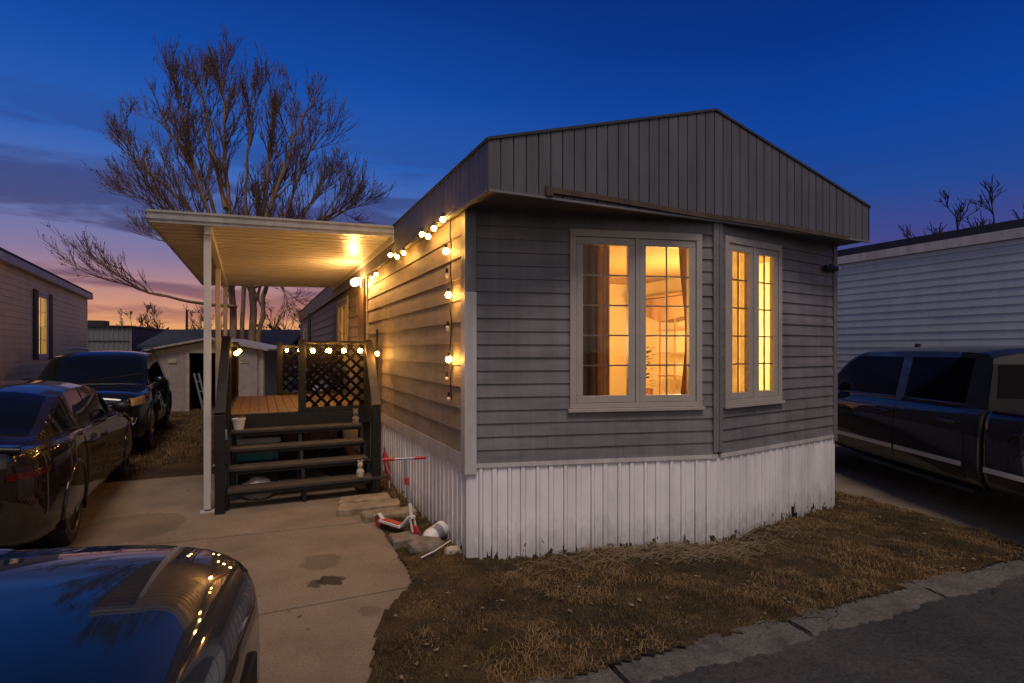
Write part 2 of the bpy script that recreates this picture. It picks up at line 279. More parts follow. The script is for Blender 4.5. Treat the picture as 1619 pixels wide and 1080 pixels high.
# ------------------------------------------------------------------ mesh helpers
class MB:
    def __init__(s): s.v = []; s.f = []
    def add(s, vs, fs, X=None):
        o = len(s.v)
        s.v += [tuple(X @ Vector(p)) for p in vs] if X is not None else [tuple(p) for p in vs]
        s.f += [tuple(i + o for i in f) for f in fs]; return s
    def quad(s, a, b, c, d): return s.add([a, b, c, d], [(0, 1, 2, 3)])
    def box(s, x0, x1, y0, y1, z0, z1, X=None):
        v = [(x0, y0, z0), (x1, y0, z0), (x1, y1, z0), (x0, y1, z0), (x0, y0, z1), (x1, y0, z1), (x1, y1, z1), (x0, y1, z1)]
        return s.add(v, [(0, 3, 2, 1), (4, 5, 6, 7), (0, 1, 5, 4), (1, 2, 6, 5), (2, 3, 7, 6), (3, 0, 4, 7)], X)
    def bar(s, p, q, w, h, up=(0, 0, 1)):
        p, q = Vector(p), Vector(q); d = (q - p); l = d.length
        if l < 1e-6: return s
        d /= l; u = Vector(up)
        if abs(d.dot(u)) > .98: u = Vector((0, 1, 0))
        sx = d.cross(u).normalized(); sz = sx.cross(d)
        X = Matrix((( *sx, 0), (*d, 0), (*sz, 0), (0, 0, 0, 1))).transposed(); X.translation = p
        X = Matrix.Translation(p) @ Matrix((sx, d, sz)).transposed().to_4x4()
        return s.box(-w / 2, w / 2, 0, l, -h / 2, h / 2, X)
    def tube(s, pts, rad, n=8, cap=True):
        pts = [Vector(p) for p in pts]; m = len(pts)
        if not hasattr(rad, '__len__'): rad = [rad] * m
        o = len(s.v); pu = None
        for i, p in enumerate(pts):
            d = (pts[min(i + 1, m - 1)] - pts[max(i - 1, 0)])
            d = d.normalized() if d.length > 1e-9 else Vector((0, 0, 1))
            if pu is None:
                a = Vector((0, 0, 1)) if abs(d.z) < .9 else Vector((1, 0, 0)); pu = d.cross(a).normalized()
            pu = (pu - d * pu.dot(d)); pu = pu.normalized() if pu.length > 1e-6 else d.orthogonal().normalized()
            w = d.cross(pu)
            for k in range(n):
                t = 2 * math.pi * k / n
                s.v.append(tuple(p + (pu * math.cos(t) + w * math.sin(t)) * rad[i]))
        for i in range(m - 1):
            for k in range(n):
                a = o + i * n + k; b = o + i * n + (k + 1) % n
                s.f.append((a, b, b + n, a + n))
        if cap: s.f.append(tuple(o + k for k in reversed(range(n)))); s.f.append(tuple(o + (m - 1) * n + k for k in range(n)))
        return s
    def lathe(s, prof, n=24, X=None, axis='Z'):
        vs, fs = [], []; m = len(prof)
        for (r, z) in prof:
            for k in range(n):
                t = 2 * math.pi * k / n
                c, d = r * math.cos(t), r * math.sin(t)
                vs.append((c, d, z) if axis == 'Z' else (c, z, d))
        for i in range(m - 1):
            for k in range(n):
                a, b = i * n + k, i * n + (k + 1) % n
                fs.append((a, b, b + n, a + n))
        if prof[0][0] > 1e-6: fs.append(tuple(range(n))[::-1])
        if prof[-1][0] > 1e-6: fs.append(tuple((m - 1) * n + k for k in range(n)))
        return s.add(vs, fs, X)
    def prism(s, poly, z0, z1, X=None):
        n = len(poly)
        v = [(x, y, z0) for x, y in poly] + [(x, y, z1) for x, y in poly]
        f = [tuple(range(n))[::-1], tuple(range(n, 2 * n))] + [(i, (i + 1) % n, n + (i + 1) % n, n + i) for i in range(n)]
        return s.add(v, f, X)
    def ball(s, c, r, sub=2, sq=(1, 1, 1), jit=0., seed=0):
        bm = bmesh.new(); bmesh.ops.create_icosphere(bm, subdivisions=sub, radius=1)
        rr = random.Random(seed); vs = []
        for v in bm.verts:
            k = 1 + jit * (rr.random() - .5); vs.append((c[0] + v.co.x * r * sq[0] * k, c[1] + v.co.y * r * sq[1] * k, c[2] + v.co.z * r * sq[2] * k))
        fs = [tuple(v.index for v in f.verts) for f in bm.faces]; bm.free()
        return s.add(vs, fs)
    def mesh(s, name):
        me = bpy.data.meshes.new(name); me.from_pydata(s.v, [], s.f); me.update(); return me
def link(name, me, m=None, parent=None, smooth=None, bevel=0.):
    o = bpy.data.objects.new(name, me); col.objects.link(o)
    if m: me.materials.append(M[m] if isinstance(m, str) else m)
    if parent: o.parent = parent
    if smooth is not None:
        bm = bmesh.new(); bm.from_mesh(me); bmesh.ops.recalc_face_normals(bm, faces=bm.faces); bm.to_mesh(me); bm.free()
        me.polygons.foreach_set('use_smooth', [True] * len(me.polygons))
        me.set_sharp_from_angle(angle=R(smooth)) if smooth < 180 else None
    if bevel:
        b = o.modifiers.new('bevel', 'BEVEL'); b.width = bevel; b.segments = 2; b.limit_method = 'ANGLE'; b.angle_limit = R(40)
    return o
def part(name, mb, m, parent=None, smooth=None, bevel=0., label=None):
    o = link(name, mb.mesh(name), m, parent, smooth, bevel)
    if label: o['label'] = label
    return o
def tag(o, label=None, cat=None, group=None, kind=None):
    for k, v in (('label', label), ('category', cat), ('group', group), ('kind', kind)):
        if v: o[k] = v
    return o
def thing(name, label, cat, loc=(0, 0, 0), rz=0., group=None):
    o = bpy.data.objects.new(name, None); col.objects.link(o); o.location = loc; o.rotation_euler = (0, 0, rz); o.empty_display_size = .2
    return tag(o, label, cat, group)
def solo(name, mb, m, label, cat, group=None, loc=None, rz=0., smooth=None, bevel=0.):
    o = part(name, mb, m, None, smooth, bevel)
    if loc is not None: o.location = loc; o.rotation_euler = (0, 0, rz)
    return tag(o, label, cat, group)
def copy_tree(o, parent=None):
    c = o.copy(); col.objects.link(c); c.parent = parent
    for ch in [x for x in bpy.data.objects if x.parent == o]: copy_tree(ch, c)
    return c
def struct(name, mb, m, smooth=None, label=None):
    o = part(name, mb, m, None, smooth); o['kind'] = 'structure'
    if label: o['label'] = label
    return o
def pchip(xs, ys):
    x = np.array(xs, float); y = np.array(ys, float); h = np.diff(x); d = np.diff(y) / h; m = np.zeros_like(y)
    m[0], m[-1] = d[0], d[-1]
    for i in range(1, len(x) - 1):
        m[i] = 0 if d[i - 1] * d[i] <= 0 else 2 / (1 / d[i - 1] + 1 / d[i])
    def f(q):
        q = min(max(q, x[0]), x[-1]); i = min(max(int(np.searchsorted(x, q)) - 1, 0), len(h) - 1)
        t = (q - x[i]) / h[i]
        return float((2 * t**3 - 3 * t**2 + 1) * y[i] + (t**3 - 2 * t**2 + t) * h[i] * m[i] + (-2 * t**3 + 3 * t**2) * y[i + 1] + (t**3 - t**2) * h[i] * m[i + 1])
    return f

# ------------------------------------------------------------------ ground and paving
HOUSE = Vector((-.374, 4.62, 0)); HROT = R(25.08)
D2 = Vector((math.cos(HROT), math.sin(HROT), 0)); D1 = Vector((-D2.y, D2.x, 0))
def HW(a, b, z=0.): return HOUSE + D2 * a + D1 * b + Vector((0, 0, z))
g = MB(); n = 60; S = 400
gx = np.concatenate([[-S, -120, -60], np.linspace(-30, 30, 41), [60, 120, S]])
for i in range(len(gx) - 1):
    for j in range(len(gx) - 1):
        x0, x1, y0, y1 = gx[i], gx[i + 1], gx[j], gx[j + 1]; g.quad((x0, y0, -.05), (x1, y0, -.05), (x1, y1, -.05), (x0, y1, -.05))
struct('ground', g, 'far_ground')
KD = Vector((.9218, .3877, 0)); KN = Vector((.3877, -.9218, 0)); K0 = Vector((.199, 2.964, 0))   # kerb line, outward to the road
def KW(u, v, z=0.): return K0 + KD * u + KN * v + Vector((0, 0, z))
rd = MB()
us = [-60, -20, -8, -4, 0, 4, 8, 20, 60]; vs_ = [.18, 3, 7.2]
for i in range(len(us) - 1):
    for j in range(2):
        rd.quad(KW(us[i], vs_[j], -.012), KW(us[i], vs_[j + 1], -.012), KW(us[i + 1], vs_[j + 1], -.012), KW(us[i + 1], vs_[j], -.012))
struct('road', rd, 'asphalt')
# broken concrete edging along the road, each slab with a crumbled outline
u = -.98; ki = 0; rr = random.Random(3)
while u < 14:
    ln = rr.choice((1.9, 1.35, 2.4, 1.6)); u1 = u + ln; mb = MB(); nseg = max(4, int(ln / .022)); top = []
    for k in range(nseg + 1):
        uu = u + .008 + (ln - .016) * k / nseg
        wv = .022 * math.sin(uu * 5 + ki) + .012 * math.sin(uu * 19) + .008 * math.sin(uu * 57)
        top.append((uu, -.012 + .012 * math.sin(uu * 31) + .03 * rr.random() * (rr.random() < .3), .245 + wv + rr.uniform(-.007, .007)))
    tilt = rr.uniform(-.006, .006)
    for k in range(nseg):
        a, b = top[k], top[k + 1]
        za = .012 + tilt * (a[0] - u); zb = .012 + tilt * (b[0] - u)
        def strip(e, z):
            rq = random.Random(int(e[0] * 1e4)); return [KW(e[0], e[1] + (e[2] - e[1]) * w, z - .014 * w * w + rq.uniform(-.006, .004) * (0 < w < 1)) for w in (0, .12, .3, .5, .7, .88)] + [KW(e[0], e[2] - .008, z - .018), KW(e[0], e[2], -.04)]
        P, Q = strip(a, za), strip(b, zb)
        for t in range(7): mb.quad(P[t], P[t + 1], Q[t + 1], Q[t])
        mb.quad(KW(a[0], a[1], -.05), P[0], Q[0], KW(b[0], b[1], -.05))
    for e in (top[0], top[-1]):
        mb.add([KW(e[0], e[1], -.05), KW(e[0], e[1], .012), KW(e[0], e[2] - .02, -.003), KW(e[0], e[2], -.05)], [(0, 1, 2, 3)])
    struct('kerb', mb, 'kerb', 30)
    u = u1 + rr.uniform(.006, .03); ki += 1
# driveway: slabs parted by open joints
def slab(name, poly, z=0., m='concrete', th=.06):
    o = part(name, MB().prism(poly, z - th, z), m, None, None, .006); o['kind'] = 'structure'; return o
J1a, J1b = (-6.0, 1.79), (-.74, 4.168)           # joint direction
def lerp2(p, q, t): return (p[0] + (q[0] - p[0]) * t, p[1] + (q[1] - p[1]) * t)
edge = [(-.745, 4.16), (-.811, 4.363), (-1.051, 4.887), (-1.366, 5.596), (-1.62, 6.1), (-1.826, 6.54), (-1.95, 7.0)]
struct('joint_filler', MB().quad((-9.4, .3, -.03), (-.75, 3.95, -.03), (-.75, 4.3, -.03), (-9.4, .65, -.03)).quad((-9.4, 2.4, -.026), (-1.45, 5.5, -.026), (-1.5, 5.9, -.026), (-9.4, 3.1, -.026)), 'void')
slab('driveway', [(-6.0, 1.0), (-2.2, .9), (-1.25, 2.16), (-.72, 2.58), (-.768, 2.936), (-.857, 3.46), (-.845, 3.80), (-.755, 4.135), (-6.0, 1.71)])
slab('driveway', [(-6.0, 1.745), *edge[:4], (-1.42, 5.72), (-5.9, 4.1), (-9.4, 2.9), (-9.4, 1.2)])
slab('driveway', [(-1.43, 5.745), (-1.62, 6.1), (-1.826, 6.54), (-2.1, 7.2), (-3.2, 8.45), (-4.63, 7.80), (-9.4, 5.7), (-9.4, 2.93), (-5.9, 4.125)])
# the neighbour's drive on the right
slab('side_driveway', [(4.74, 5.0), (9.0, 6.6), (9.0, 6.98), (4.45, 5.94)], -.012)
slab('side_driveway', [(4.445, 5.96), (9.0, 7.0), (8.2, 9.6), (3.60, 8.6)], -.012)
slab('side_driveway', [(3.59, 8.63), (8.2, 9.63), (5.5, 16), (1.5, 15)], -.012)
slab('side_driveway', [(4.51, 4.80), (9.5, 6.9), (9.0, 6.58), (4.745, 4.985)], -.02)

# lawn: a bumpy sheet plus separate blades
lawn_poly = [(-.77, 2.94), (-.73, 2.53), (.199, 2.905), (1.084, 3.285), (2.087, 3.71), (3.541, 4.31), (4.504, 4.72), (4.735, 5.0), (4.43, 5.98), (4.12, 6.99), (3.6, 8.6), (3.0, 8.6), (-1.9, 8.3), (-2.0, 7.0), (-1.84, 6.54), (-1.63, 6.1), (-1.38, 5.596), (-1.06, 4.887), (-.82, 4.363), (-.755, 4.16), (-.85, 3.80), (-.865, 3.46)]
def inside(x, y, poly):
    c = np.zeros(x.shape, bool); n = len(poly)
    for i in range(n):
        x1, y1 = poly[i]; x2, y2 = poly[(i + 1) % n]
        k = ((y1 > y) != (y2 > y)) & (x < (x2 - x1) * (y - y1) / (y2 - y1 + 1e-12) + x1); c ^= k
    return c
def in_house(x, y, m=.0):
    rx, ry = x - HOUSE.x, y - HOUSE.y; a = rx * D2.x + ry * D2.y; b = rx * D1.x + ry * D1.y
    fr = np.where(a < 2.245, -.579 * a / 2.245, -.579 + (a - 2.245) * (.329 / 2.155))
    return (a > m) & (a < 4.4 - m) & (b > fr + m)
def lawn_z(x, y):
    base = .012 + .018 * np.sin(x * 3.1 + y * 1.7) * np.sin(y * 2.6 - x) + .012 * np.sin(x * 9 + 1) * np.sin(y * 8)
    return base + .012 * np.sin(x * 23 + y * 4) * np.sin(y * 19)
st = .03; xs = np.arange(-2.1, 4.9, st); ys = np.arange(2.5, 8.7, st)
GX, GY = np.meshgrid(xs, ys, indexing='ij'); cen = inside(GX + st / 2, GY + st / 2, lawn_poly) & ~in_house(GX + st / 2, GY + st / 2, .25)
GZ = lawn_z(GX, GY); vid = -np.ones(GX.shape, int); mb = MB()
for i, j in zip(*np.nonzero(cen)):
    q = []
    for a, b in ((i, j), (i + 1, j), (i + 1, j + 1), (i, j + 1)):
        a = min(a, len(xs) - 1); b = min(b, len(ys) - 1)
        if vid[a, b] < 0: vid[a, b] = len(mb.v); mb.v.append((GX[a, b], GY[a, b], GZ[a, b]))
        q.append(int(vid[a, b]))
    mb.f.append(tuple(q))
struct('lawn', mb, 'soil', 180)
def blades(name, n, box, test, zf, m, hmin, hmax, wid, lean, label, kind='stuff'):
    x = rng.uniform(box[0], box[1], n); y = rng.uniform(box[2], box[3], n); k = test(x, y); x, y = x[k], y[k]; n = len(x)
    z = zf(x, y); patch = .55 + .45 * np.sin(x * 4.3 + 1.3 * np.sin(y * 3.1)) * np.sin(y * 5.1 + x)
    h = rng.uniform(hmin, hmax, n) * (.45 + .75 * np.clip(patch, 0, 1)); th = rng.uniform(0, 2 * np.pi, n); ln = rng.uniform(lean * .3, lean, n)
    dx, dy = np.cos(th), np.sin(th); wx, wy = -dy * wid / 2, dx * wid / 2
    V = np.empty((n, 5, 3), np.float32)
    V[:, 0] = np.stack([x - wx, y - wy, z - .004], 1); V[:, 1] = np.stack([x + wx, y + wy, z - .004], 1)
    mx, my, mz = x + dx * h * ln * .4, y + dy * h * ln * .4, z + h * .6
    V[:, 2] = np.stack([mx + wx * .8, my + wy * .8, mz], 1); V[:, 3] = np.stack([mx - wx * .8, my - wy * .8, mz], 1)
    V[:, 4] = np.stack([x + dx * h * ln * 1.2, y + dy * h * ln * 1.2, z + h * (1.05 - .5 * ln)], 1)
    me = bpy.data.meshes.new(name); me.vertices.add(n * 5); me.vertices.foreach_set('co', V.reshape(-1))
    base = np.arange(n)[:, None] * 5
    loops = np.concatenate([base + [[0, 1, 2, 3]], base + [[3, 2, 4]]], 1).reshape(-1)
    me.loops.add(n * 7); me.loops.foreach_set('vertex_index', loops.astype(np.int32))
    me.polygons.add(n * 2); ls = np.stack([np.arange(n) * 7, np.arange(n) * 7 + 4], 1).reshape(-1)
    me.polygons.foreach_set('loop_start', ls.astype(np.int32)); me.update(); me.validate()
    o = link(name, me, m); return tag(o, label, None, None, kind)
def bare(x, y):     # worn patches
    return .5 + .5 * np.sin(x * 2.3 + 1.7 * np.sin(y * 1.9)) * np.sin(y * 2.7 + 1.3 * np.sin(x * 1.4 + .6)) + .25 * np.sin(x * 7.1 + y * 3) * np.sin(y * 8.3 - x * 2)
def on_lawn(x, y): return inside(x, y, lawn_poly) & ~in_house(x, y, .02) & (y < 7.6) & ((x > -1.3) | (rng.random(len(x)) < .4))
blades('dry_grass', 330000, (-2.1, 4.9, 2.45, 8.7), lambda x, y: on_lawn(x, y) & (rng.random(len(x)) < np.clip(bare(x, y) * 1.3 + .1, .42, 1)), lawn_z, 'grass', .012, .038, .0029, 1.9, 'short dead winter grass on the front lawn')
blades('matted_grass', 90000, (-2.1, 4.9, 2.45, 8.7), lambda x, y: on_lawn(x, y) & (bare(x + .9, y - .4) > .62), lambda x, y: lawn_z(x, y) + .004, 'straw_grass', .02, .06, .0042, 2.2, 'matted pale straw lying in patches on the front lawn')
blades('green_grass', 60000, (-2.1, 4.9, 2.45, 8.7), lambda x, y: on_lawn(x, y) & (bare(x - 1.7, y + .8) > .78), lawn_z, 'olive_grass', .02, .045, .0034, 1.2, 'olive tufts still growing in the dead lawn')
blades('backyard_grass', 60000, (-12, -3.0, 7.9, 17), lambda x, y: (y > 8.0 + .45 * (x + 4.6)) & ~((x > -5.5) & (y < 9)) & ~in_house(x, y, -.1) & (y > 7.6), lambda x, y: np.full(x.shape, -.05), 'grass', .03, .08, .008, 1.1, 'thin dead grass on the ground beyond the driveway')
# fallen straw against the skirting
mb = MB(); rr = random.Random(11)
for k in range(420):
    a = rr.gauss(1.9, .55); off = rr.uniform(.04, .42)
    f = -.579 * a / 2.245 if a < 2.245 else -.579 + (a - 2.245) * .1527
    p = HW(a, f - off); an = rr.gauss(-.35, .5) + HROT; ln = rr.uniform(.12, .38); z = .03 + rr.random() * .05
    pts = [(p.x + math.cos(an) * ln * (t - .5), p.y + math.sin(an) * ln * (t - .5), float(lawn_z(p.x, p.y)) + z * math.sin(math.pi * min(1, t + .15)) + .004) for t in (0, .33, .66, 1)]
    mb.tube(pts, [.0022, .002, .0017, .0008], 3, False)
tag(part('straw', mb, 'straw'), 'tangle of long dry straw lying along the white skirting', None, None, 'stuff')

# ------------------------------------------------------------------ the mobile home
ZS, ZE, ZA = 3.0, 3.356, 3.99         # soffit, eave top, ridge
HL = 20.0
house = thing('mobile_home', 'grey single-wide mobile home with a pointed bay front, glowing windows and white skirting', 'mobile home', HOUSE, HROT)
LX = Matrix.Translation(Vector((0, 0, 0)))
def face_X(p, q):
    """local frame of a wall: x from p to q, -y outward."""
    p, q = Vector((*p, 0)), Vector((*q, 0)); d = (q - p).normalized(); y = Vector((-d.y, d.x, 0))
    return Matrix.Translation(p) @ Matrix((d, y, Vector((0, 0, 1)))).transposed().to_4x4(), (q - p).length
PC0, PP, PR = (0, 0), (2.245, -.579), (4.4, -.25)
XL, LL = face_X(PC0, PP); XR, LR = face_X(PP, PR)
XS = Matrix((Vector((0, -1, 0)), Vector((1, 0, 0)), Vector((0, 0, 1)))).transposed().to_4x4()      # side wall: x = -b, outward = -a
XT, LT = face_X(PR, (4.4, HL))
XB, LB = face_X((4.4, HL), (0, HL))
def spans(x0, x1, ops, z0, z1):
    cuts = [(x0, x1)]
    for (a, b, c, d) in ops:
        if d <= z0 + 1e-6 or c >= z1 - 1e-6: continue
        nw = []
        for (p, q) in cuts:
            if b <= p or a >= q: nw.append((p, q)); continue
            if a > p: nw.append((p, a))
            if b < q: nw.append((b, q))
        cuts = nw
    return cuts
def split_lap(sp, k, seed):
    p, q = sp; rr = random.Random(k * 131 + seed * 977)
    if q - p < 1.2: return [((p, q), 0.)]
    out = []; a = p; n = 0
    for c in sorted(p + (q - p) * rr.uniform(.1, .9) for _ in range(max(1, int((q - p) / 3.5)))):
        if c - a > .3 and q - c > .3: out.append(((a, c), -.0022 * (n % 2))); a = c + .0015; n += 1
    out.append(((a, q), -.0022 * (n % 2))); return out
def lap(mb, X, x0, x1, z0, z1, e, ops=(), proud=.014, wav=0., seed=0):
    zs = [z0 + e * k for k in range(int((z1 - z0) / e + .999) + 1)]; rr = random.Random(seed)
    for k in range(len(zs) - 1):
        za, zb = zs[k], min(zs[k + 1], z1); cz = sorted({za, zb, *[v for o in ops for v in (o[2], o[3]) if za < v < zb]})
        j = rr.uniform(-wav, wav)
        for c0, c1 in zip(cz[:-1], cz[1:]):
            ya = -proud * (1 - (c0 - za) / e) - .002 + j; yb = -proud * (1 - (c1 - za) / e) - .002 + j
            for (p, q, dy) in [(*pq, dy) for sp in spans(x0, x1, ops, c0, c1) for pq, dy in split_lap(sp, k, seed)]:
                ya_, yb_ = ya, yb; ya, yb = ya + dy, yb + dy
                mb.add([(p, ya, c0), (q, ya, c0), (q, yb, c1), (p, yb, c1), (p, .02, c0), (q, .02, c0)], [(0, 1, 2, 3), (4, 5, 1, 0)], X); ya, yb = ya_, yb_
    return mb
def liner(mb, X, x0, x1, z0, z1, ops, y0=.012, y1=.10):
    cz = sorted({z0, z1, *[min(max(v, z0), z1) for o in ops for v in (o[2], o[3])]})
    for c0, c1 in zip(cz[:-1], cz[1:]):
        for (p, q) in spans(x0, x1, ops, c0, c1): mb.box(p, q, y0, y1, c0, c1, X)
    return mb
# openings (x0, x1, z0, z1) in each wall frame
OL = [(.905, 2.142, 1.30, 2.85)]; ORt = [(.10, 1.03, 1.30, 2.86)]
OS = [(-8.25, -6.7, 1.45, 2.86), (-18.3, -16.9, 1.55, 2.75)]
part('front_siding', lap(lap(MB(), XL, .02, LL - .02, .835, ZS, .113, OL, .013, .001, 1), XR, .02, LR - .02, .835, ZS, .113, ORt, .013, .001, 2), 'siding', house)
part('side_siding', lap(MB(), XS, -HL + .02, -.02, .91, ZS, .19, OS, .017, .0015, 3), 'siding_side', house)
part('rear_siding', lap(lap(MB(), XT, .02, LT - .02, .835, ZS, .19, [], .016), XB, .02, LB - .02, .835, ZS, .19), 'siding', house)
wl = MB(); liner(wl, XL, .0, LL, .80, ZS, OL); liner(wl, XR, 0, LR, .80, ZS, ORt); liner(wl, XS, -HL, 0, .80, ZS, OS); liner(wl, XT, 0, LT, .8, ZS, []); liner(wl, XB, .0, LB, .8, ZS, [])
part('wall', wl, 'interior', house)
fl = [(.05, .03), (2.245, -.53), (4.35, -.2), (4.35, HL - .05), (.05, HL - .05)]
part('interior_floor', MB().prism(fl, .80, .95), 'floor_wood', house)
part('ceiling', MB().prism(fl, 2.93, 2.97), 'ceiling_paint', house)
pw = MB(); pw.box(.1, 2.75, 3.3, 3.38, .95, 2.93); pw.box(3.55, 4.3, 3.3, 3.38, .95, 2.93); pw.box(2.75, 3.55, 3.3, 3.38, 2.6, 2.93)
part('partition', pw, 'interior', house); part('partition', MB().box(.1, 4.3, 12, 12.1, .95, 2.93), 'interior', house)
part('doorway_trim', MB().box(2.69, 2.75, 3.27, 3.41, .95, 2.66).box(3.55, 3.61, 3.27, 3.41, .95, 2.66).box(2.75, 3.55, 3.27, 3.41, 2.6, 2.66), 'interior_wood', house)
# skirting: narrow and wide ribs, lower edge chewed up
def ribs(mb, X, x0, x1, z0, z1, seed):
    rr = random.Random(seed); x = x0; k = 0
    while x < x1 - .003:
        w = (.092, .034, .078, .046)[k % 4]; q = min(x + w, x1); zb = z0 + (rr.random() < (.5 if w < .06 else .25)) * rr.uniform(.03, .17) * rr.random(); y = (-.004, -.016, -.005, -.013)[k % 4]; b = .004
        lean = rr.uniform(-.002, .002)
        if q - x > .012:
            chew = rr.random() < .45; nn = max(2, int((q - x - 2 * b) / .008)); foot = []
            for i in range(nn + 1):
                e = (zb + rr.random() ** 4 * .11) if chew else zb * .3 + rr.random() * .006
                foot.append((x + b + (q - x - 2 * b) * i / nn, y + lean * i / nn, e))
            mb.add([(x, .012, z0), (x + b, y, foot[0][2]), (x + b, y, z1), (x, .012, z1)], [(0, 1, 2, 3)], X)
            mb.add(foot + [(q - b, y + lean, z1), (x + b, y, z1)], [tuple(range(len(foot) + 2))], X)
            mb.add([(q - b, y + lean, foot[-1][2]), (q, .012, z0), (q, .012, z1), (q - b, y + lean, z1)], [(0, 1, 2, 3)], X)
            if rr.random() < .8:     # the rib foot has a nick in it
                pass
        x = q; k += 1
    return mb
sk = MB(); ribs(sk, XL, 0, LL, -.02, .80, 1); ribs(sk, XR, 0, LR, -.02, .80, 2); ribs(sk, XS, -HL, 0, -.04, .80, 3); ribs(sk, XT, 0, LT, -.05, .8, 4); ribs(sk, XB, 0, LB, -.05, .8, 5)
part('skirting', sk, 'skirt', house)
bk = MB()
for X, l0, l1 in ((XL, .0, LL), (XR, 0, LR), (XS, -HL, 0), (XT, 0, LT), (XB, 0, LB)): bk.box(l0 + .02, l1 - .02, .018, .04, -.05, .8, X)
part('skirting_backing', bk, 'void', house)
tr = MB(); tr.box(.03, LL - .0, -.024, .01, .80, .835, XL); tr.box(.03, LR, -.024, .01, .80, .835, XR)
part('skirting_rail', tr, 'trim_white', house)
part('skirt_board', MB().box(-HL, -.095, -.026, .01, .775, .908, XS), 'trim_white', house)
def corner(mb, z0, z1, w=.095, t=.03):
    mb.box(-w, .0, -t, .005, z0, z1, XS); mb.box(-t, w * .72, -t, .004, z0, z1, XL); return mb
part('corner_post', corner(MB(), 2.30, ZS - .002), 'trim_grey', house, bevel=.004)
part('corner_post', corner(MB(), .745, 2.297, .098, .033), 'trim_white', house, bevel=.006, label='white painted lower corner board')
part('bay_post', MB().box(LL - .05, LL + .002, -.032, .01, .86, ZS, XL).box(-.002, .05, -.032, .01, .86, ZS, XR), 'trim_grey', house)
part('corner_post', MB().box(LR - .06, LR + .02, -.026, .02, .76, ZS, XR).box(0, .06, -.02, .01, .76, ZS, XT), 'trim_grey', house)
# soffit, fascia and roof
A0, A1, BF = -.075, 4.43, -.628
sf = MB(); sf.prism([(A0 + .012, BF + .012), (A1 - .012, BF + .012), (A1 - .012, HL + .1), (A0 + .012, HL + .1)], ZS, ZS + .03)
part('soffit', sf, 'soffit', house)
def rib_panel(mb, P, Q, zb, zt, w=.107):
    X, l = face_X(P, Q); k = 0; x = 0.
    while x < l - .004:
        q = min(x + w, l); a, b = x, q - .012
        mb.add([(a, 0, zb), (b, 0, zb), (b, 0, zt(b)), (a, 0, zt(a)), (b + .002, .016, zb), (b + .002, .016, zt(b)), (q - .002, .016, zb), (q - .002, .016, zt(q)), (q, 0, zb), (q, 0, zt(q))],
               [(0, 1, 2, 3), (1, 4, 5, 2), (4, 6, 7, 5), (6, 8, 9, 7)], X)
        x = q
    return mb
WG = A1 - A0; gz = lambda x: ZE + (ZA - ZE) * (1 - abs(x / WG * 2 - 1))
gf_ = rib_panel(MB(), (A0, BF), (A1, BF), ZS - .004, gz)
part('gable_fascia', gf_, 'fascia', house)
part('eave_fascia', rib_panel(MB(), (A0, HL + .1), (A0, BF), ZS - .004, lambda x: ZE), 'fascia', house)
part('eave_fascia', rib_panel(MB(), (A1, BF), (A1, HL + .1), ZS - .004, lambda x: ZE), 'fascia', house)
part('roof', MB().prism([(A0 - .012, ZE), (A0 - .012, ZE + .022), ((A0 + A1) / 2, ZA + .026), (A1 + .012, ZE + .022), (A1 + .012, ZE), ((A0 + A1) / 2, ZA + .004)][::-1], -HL - .1, -BF + .012,
     Matrix(((1, 0, 0, 0), (0, 0, -1, 0), (0, 1, 0, 0), (0, 0, 0, 1)))), 'roofing', house)
part('fascia_edge', MB().box(A0 + .0, A1, BF - .012, BF + .02, ZS - .022, ZS - .005).box(A0 - .012, A0 + .02, BF + .021, HL, ZS - .022, ZS - .005), 'trim_grey', house)
# sagging wooden trim strip nailed along the foot of the gable
st_ = MB()
def strip_pt(t): return (.42 + t * 3.62, BF - .016, 3.045 - .052 * t + .006 * math.sin(t * 11))
for k in range(9): st_.bar(strip_pt(k / 9), strip_pt((k + 1) / 9), .022, .042)
st_.box(.40, .46, BF - .03, BF - .006, 3.0, 3.075)
part('trim_strip', st_, 'rail_wood', house, label='loose brown trim strip along the foot of the gable')

